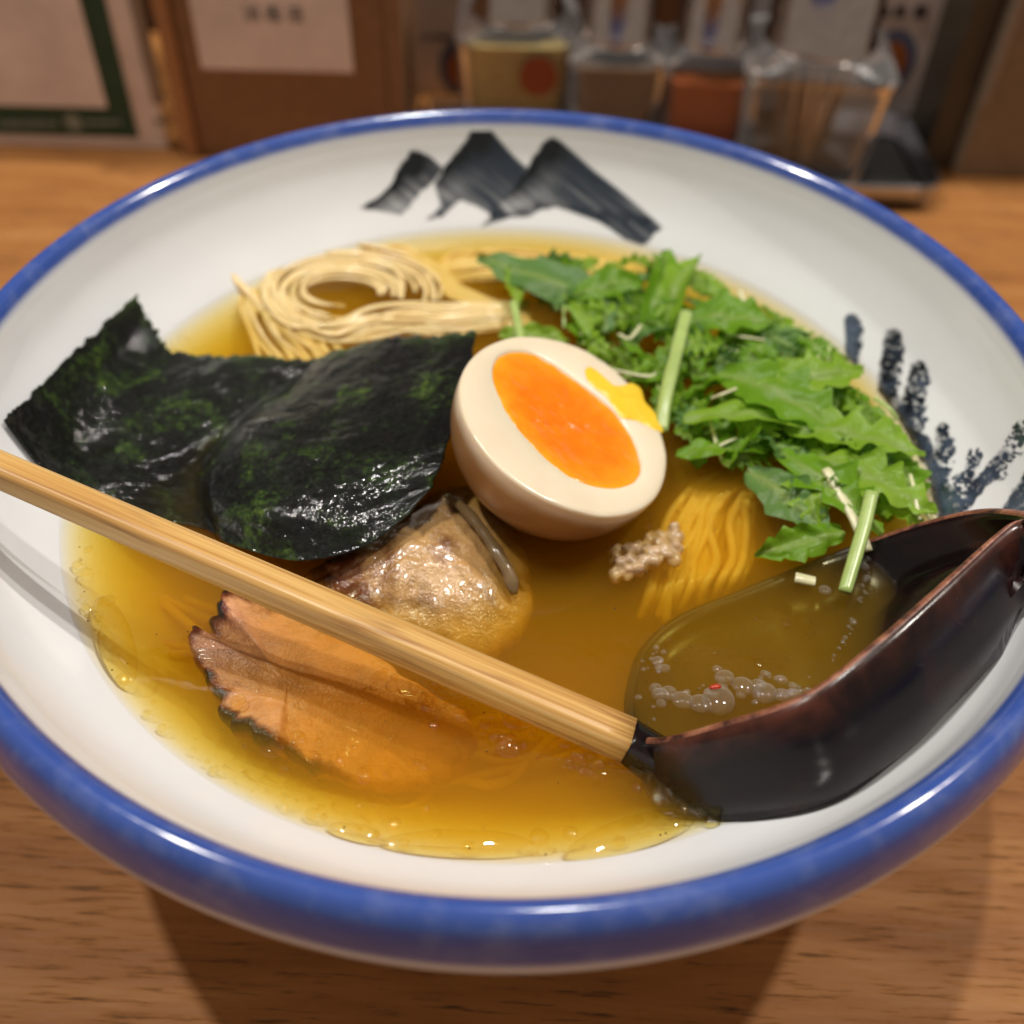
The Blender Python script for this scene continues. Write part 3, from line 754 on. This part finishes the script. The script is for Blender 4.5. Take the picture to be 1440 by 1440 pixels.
px_leaf((905, 470, 3), (938, 352, 8), 9, 'leaf_mid', .10, .5, 'curled upright mizuna leaf standing highest in the heap of greens', None, lobes=2, deep=.15, curl=.9)
px_leaf((930, 480, 3), (985, 360, 7.5), 11, 'leaf_bright', .12, -.5, lobes=2, deep=.15, curl=.9)
px_leaf((800, 420, 4), (905, 395, 5), 9, 'leaf_mid', .1, .3, lobes=3, deep=.2)
px_leaf((700, 470, 2), (800, 480, 2.5), 7, 'leaf_bright', .05, .2, lobes=3, deep=.2)
px_leaf((960, 450, 5), (1085, 455, 6), 14, 'leaf_mid', .08, .2, lobes=3, deep=.3)
px_leaf((1010, 520, 5.5), (1180, 610, 5), 17, 'leaf_mid', .08, .1, lobes=4, deep=.35)
px_leaf((960, 590, 5), (1140, 600, 4.5), 12, 'leaf_bright', .08, -.3, lobes=4, deep=.3)
px_leaf((1060, 560, 6), (1215, 520, 6), 14, 'leaf_bright', .08, .2, lobes=4, deep=.45)
px_leaf((1100, 600, 4.5), (1300, 640, 5), 15, 'leaf_bright', .06, .0, lobes=5, deep=.5)
px_leaf((1130, 640, 4), (1316, 722, 3.5), 16, 'leaf_bright', .06, .1, lobes=5, deep=.6)
px_leaf((1090, 630, 3.5), (1240, 752, 3), 14, 'leaf_mid', .06, .1, lobes=4, deep=.6)
px_leaf((1120, 650, 3), (1150, 740, 2), 11, 'leaf_bright', .05, .2, lobes=4, deep=.55)
px_leaf((950, 640, 3), (1090, 628, 3), 9, 'leaf_mid', .05, -.2, lobes=4, deep=.3)
px_leaf((1050, 660, 1.8), (1165, 752, 1.2), 11, 'leaf_dusty', .06, .25, 'pale folded mizuna leaf lying next to the ladle above the sunken noodles', None, lobes=3, deep=.25, curl=.4)
px_leaf((1188, 748, 1.6), (1062, 780, .6), 8.5, 'leaf_mid', .06, -.5, 'dark green mizuna leaf edge floating next to the ladle rim', None, lobes=4, deep=.35, curl=.4)
def stem(pts, rad, mat, label, group, flat=.55):
    C = cat(np.array([WS(*p) for p in pts]), 26); V, F = tube(C, rad*mm*(1+.1*fbm(C*200, 2)), 10, flat)
    o = mesh_obj('mizuna_stalk', V, F, mat); tag(o, label, 'stalk', group); return recentre(o)
stem([(1162, 660, 5.5), (1185, 700, 4.5), (1207, 742, 3.5), (1220, 775, 2)], 1.15, 'stem_white', 'cream mizuna stem tucked under the pale one near the ladle rim', None)
stem([(1226, 693, 6.5), (1215, 740, 5), (1202, 785, 3.6), (1188, 832, 2.2)], 1.35, 'stem', 'pale green cut mizuna stem leaning over the ladle rim', None)
stem([(965, 440, 8), (950, 500, 7.5), (936, 560, 5.5), (930, 606, 3)], 1.5, 'stem', 'long pale green mizuna stem upright behind the egg yolk smear', None)
stem([(722, 425, 3.5), (727, 450, 3.5), (733, 480, 3)], 1.0, 'stem', 'short pale mizuna stem beside the far end of the egg', None)
def thin_stalks():
    k = 0
    while k < 11:
        x, y = rng.uniform(760, 1290), rng.uniform(370, 720)
        if not inpoly(POLY, np.array([x]), np.array([y]))[0]: continue
        a = rng.uniform(-1.2, 1.2)+math.pi*.35; l = rng.uniform(40, 80); z = rng.uniform(1.5, 3.5)
        e = (x+l*math.cos(a), y+l*math.sin(a))
        if not inpoly(POLY, np.array([e[0]]), np.array([e[1]]))[0]: continue
        stem([(x, y, z), (x+l*.35*math.cos(a)+J(2.5), y+l*.35*math.sin(a)+J(2), z+.8), (x+l*.7*math.cos(a)+J(2.5), y+l*.7*math.sin(a)+J(2), z+.5), (*e, z-.6)], rng.uniform(.3, .55), ['stem', 'stem_white'][k % 2], LS, GS)
        k += 1
GS = 'thin stems among the greens'; LS = 'thin pale stem threaded among the mizuna leaves'
for a, b in (((1150, 500, 7), (1110, 570, 6)), ((1020, 470, 6), (1085, 480, 6)), ((870, 470, 6), (905, 452, 6)), ((1090, 520, 6.5), (1160, 515, 6.5)), ((990, 640, 4), (1070, 610, 5)), ((1290, 690, 3.5), (1312, 735, 3)), ((1040, 410, 4), (1060, 450, 5)), ((1230, 560, 5), (1262, 590, 4.5)), ((860, 520, 4), (925, 525, 4.5)), ((1245, 600, 4), (1275, 640, 4)), ((1275, 655, 3), (1300, 670, 3)), ((850, 378, 3), (900, 388, 3)), ((1140, 470, 4), (1100, 455, 4)), ((1000, 560, 6.5), (1050, 540, 7))):
    m_ = [(a[i]+b[i])/2+J(5 if i < 2 else .3) for i in range(3)]
    a = (*a[:2], a[2]-1.2); b = (*b[:2], b[2]-2.2); m_[0] += J(4); m_[1] += J(3)
    stem([a, m_, b], rng.uniform(.35, .65), ['stem', 'stem_white'][int(rng.integers(2))], LS, GS)
thin_stalks()
fl = stem([(1118, 812, .4), (1132, 815, .5), (1146, 818, .4)], 1.2, 'stem_white', 'tiny cream stem scrap floating by the ladle rim', None)

# ------------------------------------------------------------------ ladle
N0 = W(890, 1040, S); A0 = np.array([.8694, .4237, .2541]); B0 = np.array([-.1988, .7709, -.6052]); NN = np.array([-.4523, .4756, .7545])
A0 /= np.linalg.norm(A0); B0 -= A0*(B0@A0); B0 /= np.linalg.norm(B0); NN = np.cross(A0, B0)
RIM = [(886, 1040, 0), (920, 1047, 4.4), (1000, 1028, 12), (1130, 985, 20.5), (1240, 905, 24), (1330, 825, 25.3), (1420, 742, 26), (1452, 728, 27), (1444, 719, 24.5), (1380, 716, 16.5), (1300, 734, 8.2), (1210, 764, 0), (1130, 794, -3.2), (1040, 830, -5.2), (950, 868, -6.0), (900, 912, -6.0), (880, 968, -5.0), (878, 1012, -2.6)]
nL = 180; OL = cat(np.array([WS(*p) for p in RIM]), nL, True)
ladle = empty('ladle', tuple(N0))
tag(ladle, 'black lacquered wooden ladle with bamboo handle resting in the ramen bowl', 'ladle')
DD = np.array([.37, -.58, -.72]); DD /= np.linalg.norm(DD)
lc = OL.mean(0); dist_in = OL-lc; dl = np.linalg.norm(dist_in, axis=1)[:, None]
fitp = np.linalg.lstsq(np.c_[OL[:, :2], np.ones(nL)], OL[:, 2], rcond=None)[0]
flatz = np.c_[OL[:, :2], np.ones(nL)]@fitp-OL[:, 2]
def inset(s): return lc+dist_in*(1-s/dl)
def lad(q, d):
    q = q.copy(); q[:, 2] += flatz*min(1, max(0, d/.014)); return q+DD*d
def fit_in(V, gap):                    # keep the cup inside the porcelain it leans on
    V = V.copy(); r_ = np.hypot(V[:, 0], V[:, 1]); lim = bowl_r(V[:, 2])-gap; k = np.minimum(1, lim/r_); V[:, 0] *= k; V[:, 1] *= k; return V
rings = []; worn = []
outs = [(0, 0), (.002, -.0002), (.006, -.0007), (.011, -.0010), (.0155, -.0008), (.0190, .0002), (.0215, .0020), (.0232, .0050), (.0242, .0090), (.0247, .0135), (.0250, .018)]
for d, s in outs[::-1]: rings.append(fit_in(lad(inset(s), d), .0004)); worn.append(np.full(nL, max(0, 1-d/.006)))
E0 = len(rings)
ins = [(0, .0020), (.002, .0023), (.007, .0024), (.0120, .0030), (.0155, .0050), (.0175, .0085), (.0182, .014), (.0184, .018)]
for d, s in ins:
    q_ = fit_in(lad(inset(s), d), .0022)
    if d > .001:                       # shallow carved hollow rising towards the tip
        fl_ = S-.0062+.0340*np.clip((q_[:, 0]-.060)/.029, 0, 1.1)**1.4
        q_[:, 2] = np.maximum(q_[:, 2], np.minimum(fl_, OL[:, 2]-.0008-min(d*.06, .0008)))
    rings.append(q_); worn.append(np.zeros(nL))
V = np.vstack(rings); F = grid_faces(len(rings), nL, False, True)
F.append(tuple(range(nL))); F.append(tuple(range((len(rings)-1)*nL, len(rings)*nL))[::-1])
wa = np.concatenate(worn)*np.clip(.45+.9*fbm(V*130, 3), 0, 1)
cup = mesh_obj('cup', V, F, 'lacquer', attrs={'worn': wa}); under(cup, ladle)
q = []
for s, d in ((.0001, .0003), (.0003, -.0002), (.0010, -.0004), (.0017, -.0002), (.0019, .0003)): q.append(lad(inset(s), d))
q = np.vstack(q)
o = mesh_obj('rim_edge', q, grid_faces(5, nL, False, True), 'worn_edge', cup, attrs={'paint': smooth(S+.002, S-.0005, q[:, 2])}); o['label'] = 'worn reddish brown wood along the ladle rim'
# handle
ha = W(884, 1042, S+.0012); hb = W(-115, 611, H+.0048); hd = hb-ha; hd /= np.linalg.norm(hd)
hl = .185; hz = np.array([0, .22, 1.0]); hz -= hd*(hz@hd); hz /= np.linalg.norm(hz); hy = np.cross(hz, hd)
def sqring(c, w, h, k=20, p=7.0):
    V = []
    for j in range(k):
        a = 2*math.pi*(j+.5)/k; ca, sa = math.cos(a), math.sin(a)
        g = (abs(ca)**p+abs(sa)**p)**(-1/p); V.append(c+hy*w*.5*g*ca+hz*h*.5*g*sa)
    return V
V = []
for i, t_ in enumerate(np.linspace(0, 1, 40)):
    w = (6.6-2.0*t_)*mm; h = (5.6-1.7*t_)*mm
    k = 1.0
    V += sqring(ha+hd*hl*t_, w, h)
# keep the handle mesh in its own frame so that the grain runs along object x
Rm = np.stack([hd, hy, hz], 0)
VL = (np.array(V)-ha)@Rm.T
F = grid_faces(40, 20, False, True); F.append(tuple(range(20))); F.append(tuple(range(39*20, 40*20))[::-1])
hobj = mesh_obj('handle', VL, F, 'bamboo')
hobj.parent = ladle
hobj.matrix_local = Matrix.Translation(Vector(ha)-Vector(N0)) @ Matrix(((hd[0], hy[0], hz[0], 0), (hd[1], hy[1], hz[1], 0), (hd[2], hy[2], hz[2], 0), (0, 0, 0, 1)))
hobj['label'] = 'squared bamboo handle with straight grain'
V = []
nk = WS(932, 1076, -2.5)
for i, t_ in enumerate(np.linspace(0, 1, 12)):
    c = ha+hd*.0015*(1-t_)*0+(nk-ha)*t_; V += sqring(c, (6.8+.9*t_)*mm, (5.8+1.0*t_)*mm, p=4.0)
F = grid_faces(12, 20, False, True); F.append(tuple(range(20))); F.append(tuple(range(11*20, 12*20))[::-1])
o = mesh_obj('neck', V, F, 'lacquer', attrs={'worn': np.zeros(len(V))}); under(o, ladle)

# ------------------------------------------------------------------ oil, bubbles, specks
def lens(c, a, b, rot, h, k=28, rings_=5):
    V = []
    ps = np.linspace(.10, math.pi/2*.93, rings_)
    for s, z_ in [(1.0, -.00005)]+[(math.cos(p), h*math.sin(p)) for p in ps]:
        for j in range(k):
            t_ = 2*math.pi*j/k; x, y = a*s*math.cos(t_), b*s*math.sin(t_)
            V.append(c+np.array([x*math.cos(rot)-y*math.sin(rot), x*math.sin(rot)+y*math.cos(rot), z_]))
    n = rings_+1; V.append(c+np.array([0, 0, h])); q = len(V)-1
    F = [(i*k+j, i*k+(j+1) % k, (i+1)*k+(j+1) % k, (i+1)*k+j) for i in range(n-1) for j in range(k)]
    F += [((n-1)*k+j, (n-1)*k+(j+1) % k, q) for j in range(k)]
    return V, F
def film_px(name, px, py, ax_px, ay_px, rot, label):
    c = WS(px, py, .06); a = np.linalg.norm(WS(px+ax_px, py, 0)-WS(px, py, 0)); b = np.linalg.norm(WS(px, py+ay_px, 0)-WS(px, py, 0))
    V, F = lens(c, a, b, rot, .0008, 48, 6); o = mesh_obj(name, V, F, 'oil'); tag(o, label, 'oil'); return recentre(o)
film_px('oil_film', 640, 1186, 105, 20, .03, 'long flat oil film hugging the front of the broth below the pork slice')
film_px('oil_film', 880, 1178, 95, 27, .38, 'wide greenish oil film hugging the broth edge beside the ladle cup')
film_px('oil_film', 500, 1172, 42, 14, -.2, 'small oval oil film next to the long one at the broth edge')
film_px('oil_film', 160, 900, 26, 70, .5, 'tall oil film touching the bowl wall below the handle shadow')
V = []; F = []
def add_lens(x, y, r_, h=.35, z=.05):
    c = WS(x, y, z)
    if math.hypot(c[0], c[1]) > .0872: return
    v, f = lens(c, r_*mm, r_*mm*rng.uniform(.85, 1), rng.uniform(0, 3), r_*mm*h, 16, 4); b0 = len(V); V.extend(v); F.extend([tuple(b0+i for i in g) for g in f])
for i in range(90):                    # foamy chain from the handle end to the front
    t_ = rng.uniform(0, 1); add_lens(700+330*t_+J(26), 1035+95*t_+J(16), abs(rng.normal())*.7+.2)
for i in range(60):
    t_ = rng.uniform(0, 1); add_lens(560+180*t_+J(20), 930+100*t_+J(14), abs(rng.normal())*.6+.2)
for i in range(110):                   # along the waterline
    a = rng.uniform(math.radians(150), math.radians(315)); r_ = .0865-abs(rng.normal())*.0018
    p = PX(np.array([[r_*math.cos(a), r_*math.sin(a), S]]))[0]; add_lens(p[0], p[1], abs(rng.normal())*.5+.2)
for i in range(70): add_lens(rng.uniform(270, 620), rng.uniform(930, 1150), abs(rng.normal())*.5+.15)
for i in range(40): add_lens(875+J(60), 735+J(22), abs(rng.normal())*.5+.15)
for i in range(40): add_lens(rng.uniform(900, 1150), rng.uniform(860, 960), abs(rng.normal())*.4+.12)
for i in range(30): add_lens(rng.uniform(300, 700), rng.uniform(380, 480), abs(rng.normal())*.4+.15)
for x, y, r_ in ((385, 1050, 2.2), (418, 1040, 1.8), (604, 990, 1.6), (150, 845, 1.6), (640, 985, 1.2), (335, 985, 1.3)): add_lens(x, y, r_, .25)
for i in range(520):
    x, y = rng.normal(720, 150), rng.normal(1060, 60)
    c = WS(x, y, .03)
    if math.hypot(c[0], c[1]) > .086: continue
    r_ = rng.uniform(.05, .13)*mm; v, f = lens(c, r_, r_, 0, r_*.6, 8, 2); b0 = len(V); V.extend(v); F.extend([tuple(b0+i_ for i_ in g) for g in f])
o = mesh_obj('oil_droplets', V, F, 'oil'); o['kind'] = 'stuff'; o['label'] = 'many small round oil droplets floating on the amber broth'; o['category'] = 'oil'
V = []; F = []
for i in range(46):                    # bubbles gathered inside the ladle cup
    t_ = rng.beta(1.2, 1.2); x = 895+250*t_+J(10); y = 985-20*math.sin(t_*3.1)+J(9)-(45*max(0, t_-.6))
    add_lens(x, y, abs(rng.normal())*.5+.25, .5, .05)
for x, y, r_ in ((1010, 985, 3.2), (985, 990, 2.0), (960, 985, 1.9), (1075, 975, 2.4), (1045, 965, 2.0), (940, 975, 1.6), (1100, 978, 1.6), (925, 930, 1.2), (935, 940, 1.0), (1160, 830, 1.2)): add_lens(x, y, r_, .35, .05)
for i in range(14): add_lens(920+J(14), 925+J(14), abs(rng.normal())*.3+.2, .5, .05)
for i in range(40): t_ = rng.uniform(0, 1); add_lens(1218-50*t_*t_+J(3), 785+150*t_, abs(rng.normal())*.25+.15, .6, .05)
o = mesh_obj('foam_bubbles', V, F, 'foam'); o['kind'] = 'stuff'; o['label'] = 'clear foam bubbles gathered inside the ladle cup'; o['category'] = 'bubbles'
V = []; F = []
def speck(x, y, s, z=.1):
    c = WS(x, y, z)
    if math.hypot(c[0], c[1]) > .0878: return
    b0 = len(V); q = rng.normal(size=(6, 3))*.15
    for k, d in enumerate(((1, 0, 0), (-1, 0, 0), (0, 1, 0), (0, -1, 0), (0, 0, .5), (0, 0, -.5))): V.append(c+s*mm*(np.array(d)+q[k]))
    for a, b in ((0, 2), (2, 1), (1, 3), (3, 0)): F.append((b0+a, b0+b, b0+4)); F.append((b0+b, b0+a, b0+5))
for i in range(26): speck(rng.uniform(120, 1000), rng.uniform(780, 1200), rng.uniform(.08, .22))
for i in range(34):
    a = rng.uniform(math.radians(170), math.radians(300)); r_ = .087-abs(rng.normal())*.0012
    p = PX(np.array([[r_*math.cos(a), r_*math.sin(a), S]]))[0]; speck(p[0], p[1], rng.uniform(.06, .22))
o = mesh_obj('pepper_specks', V, F, 'pepper_speck', smooth=False); o['kind'] = 'stuff'; o['label'] = 'dark burnt specks floating on the broth and along its edge'; o['category'] = 'specks'
V, F = lens(WS(1006, 966, .8), .0011, .0006, .2, .0004, 14, 3); o = mesh_obj('chilli_flake', V, F, 'chilli'); tag(recentre(o), 'tiny red chilli flake floating on the bubbles inside the ladle', 'chilli flake')

# ------------------------------------------------------------------ things behind the bowl
def bx(name, dims, mat, parent=None, bev=.0006, label=None):
    V, F = box(*dims, bev); o = mesh_obj(name, V, F, mat, None, smooth=False)
    if parent is not None: under(o, parent)
    else: recentre(o)
    if label: o['label'] = label
    return o
def poly_px(name, pts, Y, th, mat, parent):         # flat print on an upright plane
    P = np.array([WY(x, y, Y) for x, y in pts]); n = len(P); B = P+np.array([0, th, 0])
    V = np.vstack([P, B]); F = [tuple(range(n))]+[tuple(range(n, 2*n))[::-1]]+[(i, i+n, (i+1) % n+n, (i+1) % n) for i in range(n)]
    o = mesh_obj(name, V, F, mat, None, smooth=False); under(o, parent); return o
# payment card in a stand
YC = .2325
card = empty('payment_card', (-.20, YC, 0)); tag(card, 'white card with a green printed panel standing upright left of the wooden box', 'sign')
bx('card_sheet', (-.36, -.1368, YC, YC+.0012, .0005, .12), 'paper', card, .0003)
xg = WY(195, 190, YC)[0]; zg = WY(150, 192, YC)[2]
gp = bx('green_panel', (-.34, xg, YC-.0006, YC-.0001, zg, .112), 'green_print', card, .0001)
a = WY(152, 150, YC); o = bx('white_square', (-.31, a[0], YC-.0011, YC-.0007, a[2], a[2]+.052), 'paper', card, .0001); o.parent = gp; o.location = (0, 0, 0)
V = []; c = WY(103, 172, YC-.0008)
V = [(c[0]+.0034*math.cos(t_), c[1], c[2]+.0034*math.sin(t_)) for t_ in np.linspace(0, 2*math.pi, 24, endpoint=False)]
o = mesh_obj('round_logo', V, [tuple(range(24))], 'print_pale', gp, smooth=False)
def dashes(name, x0, x1, y, Y, n, h, mat, parent, seed):
    rr = random.Random(seed); V = []; F = []; x = x0
    a = WY(x0, y, Y); b = WY(x1, y, Y); L = b[0]-a[0]
    for i in range(n):
        w = L/n*rr.uniform(.55, .85); xa = a[0]+L*i/n; z_ = a[2]+(b[2]-a[2])*i/n; hh = h*rr.uniform(.7, 1.1)
        v, f = box(xa, xa+w, Y-.0004, Y, z_-hh/2, z_+hh/2); k = len(V); V += v; F += [tuple(k+q_ for q_ in g) for g in f]
    o = mesh_obj(name, V, F, mat, None, smooth=False); under(o, parent); return o
dashes('small_print', 0, 82, 174, YC-.0006, 12, .0022, 'print_pale', card, 1)
dashes('small_print', 122, 172, 172, YC-.0006, 7, .0018, 'print_pale', card, 2)
dashes('small_print', 218, 241, 170, YC-.0002, 3, .0020, 'print_dark', card, 3)
a = WY(202, 8, YC); b = WY(231, 142, YC)
bx('acrylic_strip', (b[0]-.0040, b[0]+.0005, YC-.0030, YC-.0004, b[2], .11), 'panel_trim', card, .0005)
# wooden box with a paper label
wb = empty('wooden_box', (-.088, .26, 0)); tag(wb, 'brown wooden box with a white paper label, between the card and the jars', 'box')
YB_ = .2290
bx('front_panel', (-.1235, -.0475, YB_, YB_+.008, .0, .16), 'box_brown', wb, .0008)
bx('side_panel', (-.1295, -.1237, YB_-.002, .318, .0, .16), 'box_brown_lit', wb, .0008)
bx('side_panel', (-.0473, -.0415, YB_-.002, .318, .0, .16), 'box_brown', wb, .0008)
bx('back_panel', (-.1235, -.0475, .310, .318, .0, .16), 'box_brown', wb, .0008)
c1 = WY(285, 103, YB_-.0004); c2 = WY(497, 95, YB_-.0004)
pl_ = bx('paper_label', (c1[0], c2[0], YB_-.0008, YB_-.0002, (c1[2]+c2[2])/2, .085), 'paper', wb, .0001)
cu = bpy.data.curves.new('label_text', 'FONT'); cu.body = '消毒液'; cu.size = .0068; cu.align_x = 'CENTER'; cu.align_y = 'CENTER'; cu.space_character = 1.28
to = bpy.data.objects.new('tmp_text', cu); COL.objects.link(to)
bpy.context.view_layer.update()
tm = bpy.data.meshes.new_from_object(to.evaluated_get(bpy.context.evaluated_depsgraph_get()))
bpy.data.objects.remove(to); tm.materials.clear(); tm.materials.append(M['print_dark'])
lt = bpy.data.objects.new('label_text', tm); COL.objects.link(lt); lt.parent = pl_
p = WY(384, 22, YB_-.0011); lt.rotation_euler = (math.pi/2, 0, 0); lt.location = Vector(p)
# menu cards
def menu(name, x0, x1, Y, label, cx, cy, txt, low):
    r_ = empty(name, ((x0+x1)/2, Y, .0)); tag(r_, label, 'menu card')
    bx('card_sheet', (x0, x1, Y, Y+.0012, .0005, .13), 'paper', r_, .0002)
    c = WY(cx, cy, Y-.0003)
    for nm, a_, b_, mt, dy in (('picture', .0105, .0130, 'print_blue', .0002), ('picture', .0070, .0085, 'print_orange', .0006)):
        V = [(c[0]+a_*math.cos(t_), Y-dy, c[2]+b_*math.sin(t_)) for t_ in np.linspace(0, 2*math.pi, 28, endpoint=False)]
        o = mesh_obj(nm, V, [tuple(range(28))], mt, None, smooth=False); under(o, r_)
    for k, (a_, b_, yy, n_, hh) in enumerate(txt): dashes('small_print', a_, b_, yy, Y-.0002, n_, hh, 'print_dark', r_, 20+k+int(cx))
    return r_
YM = .288
xl = WY(556, 60, YM)[0]; xm = WY(800, 60, YM)[0]
menu('menu_card', xl, xm, YM, 'upright menu card standing behind the jar of yellow seeds', 652, 96, [(592, 648, 52, 7, .002), (612, 650, 138, 5, .0026)], 0)
xr = WY(1296, 188, .262)[0]
menu('menu_card', xr-.085, xr, .262, 'pinkish white menu card behind the toothpick jar by the taupe panel', 1250, 88, [(1232, 1312, 16, 3, .0045), (1228, 1255, 152, 4, .002)], 0)
# steel tray under the jars
tray = empty('steel_tray', (.07, .245, 0)); tag(tray, 'dark steel tray with a bright raised edge under the condiment jars', 'tray')
tx0, tx1, ty0, ty1 = -.035, .1575, .2035, .259
bx('tray_floor', (tx0+.002, tx1-.002, ty0+.002, ty1-.002, .0002, .0018), 'dark_steel', tray, .0004)
P = np.array([(tx0, ty0), (tx1-.006, ty0), (tx1-.001, ty0+.0015), (tx1, ty0+.006), (tx1, ty1), (tx0, ty1)])
for i in range(6):
    a, b = P[i], P[(i+1) % 6]; C_ = np.array([[*a, .0], [*b, .0]])
    d = (b-a)/np.linalg.norm(b-a); nrm = np.array([-d[1], d[0]])
    V = [(*a, .0), (*b, .0), (*(b-nrm*.0035), .010), (*(a-nrm*.0035), .010), (*(a+nrm*.0012), .0), (*(b+nrm*.0012), .0), (*(b-nrm*.0020), .0105), (*(a-nrm*.0020), .0105)]
    o = mesh_obj('tray_edge', V, [(0, 1, 2, 3), (7, 6, 5, 4), (3, 2, 6, 7), (1, 0, 4, 5), (0, 3, 7, 4), (2, 1, 5, 6)], 'steel', None, smooth=False); under(o, tray)
# condiment jars
def rr_prof(w, bev, z):               # rounded-square ring
    q = []
    for k in range(4):
        cx, cy = [(1, 1), (-1, 1), (-1, -1), (1, -1)][k]
        for j in range(5):
            a = math.pi/2*k+math.pi/8*j; q.append(((w-bev)*cx+bev*math.cos(a), (w-bev)*cy+bev*math.sin(a), z))
    return q
def stack(levels):
    V = []
    for w, b_, z_ in levels: V += rr_prof(w, b_, z_)
    n = len(levels); F = grid_faces(n, 20, False, True); F = [f[::-1] for f in F]; F.append(tuple(range(20))[::-1]); F.append(tuple(range((n-1)*20, n*20))); return V, [f[::-1] for f in F]
def jar(x, y, w, sh, fill, mat, rot, label):
    r_ = empty('condiment_jar', (x, y, .0019)); r_.rotation_euler = (0, 0, rot); tag(r_, label, 'jar')
    g = w*.5; b_ = w*.14
    V, F = stack([(g*.82, b_, 0), (g*.86, b_, .0015), (g*.86, b_, .004), (g*.97, b_, sh*.9), (g, b_, sh*.97), (g*.97, b_, sh), (g*.80, g*.5, sh+.003), (g*.66, g*.6, sh+.004)])
    o = mesh_obj('glass', V, F, 'jar_glass', r_, smooth=False)
    if mat != 'toothpick':
        V, F = stack([(g*.72, b_, .0035), (g*.74, b_, .005), (g*.74+(g*.10)*fill, b_, sh*fill), (g*.5, b_*.8, sh*fill+.001)])
        mesh_obj('contents', V, F, mat, r_, smooth=False)
    else:
        for i in range(26):
            a = rng.uniform(0, 6.28); q_ = rng.uniform(0, g*.5); b2 = a+rng.uniform(-.6, .6)
            V, F = tube(np.array([(q_*math.cos(a), q_*math.sin(a), .005), (q_*1.35*math.cos(b2), q_*1.35*math.sin(b2), sh*1.02)]), .0011, 6)
            mesh_obj('toothpick', V, F, mat, r_)
    pr = [(0, sh+.040), (g*.60, sh+.040), (g*.70, sh+.038), (g*.72, sh+.034), (g*.72, sh+.006), (g*.76, sh+.005), (g*.76, sh+.002), (g*.70, sh+.0015)]
    V, F = revolve(pr[::-1], 40); mesh_obj('cap', V, F, 'chrome', r_)
    return r_
def at_jar(px, Y, z=.05): return WY(px, 60, Y)[0]
j1 = jar(at_jar(728, .248), .248, .046, .047, .93, 'sesame', .0, 'square glass jar full of yellow seeds with a chrome cap')
jar(at_jar(868, .238), .238, .037, .043, .92, 'pepper', .0, 'square glass jar of ground brown pepper with a chrome cap')
jar(at_jar(1000, .236), .236, .036, .043, .82, 'chilli_flakes', -.05, 'square glass jar of red chilli flakes with a chrome cap')
jar(at_jar(1152, .231), .231, .054, .046, .9, 'toothpick', -.10, 'clear glass jar holding wooden toothpicks at the end of the tray')
yj = .248-.0247; c = WY(757, 108, yj)
V = [(c[0]-j1.location.x+.0068*math.cos(t_), yj-.248, c[2]-.0019+.0072*math.sin(t_)) for t_ in np.linspace(0, 2*math.pi, 24, endpoint=False)]
mesh_obj('round_sticker', V, [tuple(range(24))], 'print_red', j1, smooth=False)
# taupe napkin box
nb_ = empty('napkin_box', (.23, .26, 0)); tag(nb_, 'taupe box with a pale vertical strip standing right of the menu card', 'box')
xa = WY(1345, 244, .228)[0]
bx('body', (xa, .34, .2285, .30, .0, .15), 'taupe_panel', nb_, .001)
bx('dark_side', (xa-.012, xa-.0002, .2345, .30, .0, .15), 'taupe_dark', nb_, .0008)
a = WY(1400, 100, .2275); bx('pale_strip', (a[0]-.0015, a[0]+.0015, .2265, .2283, a[2]-.012, .14), 'panel_trim', nb_, .0003)
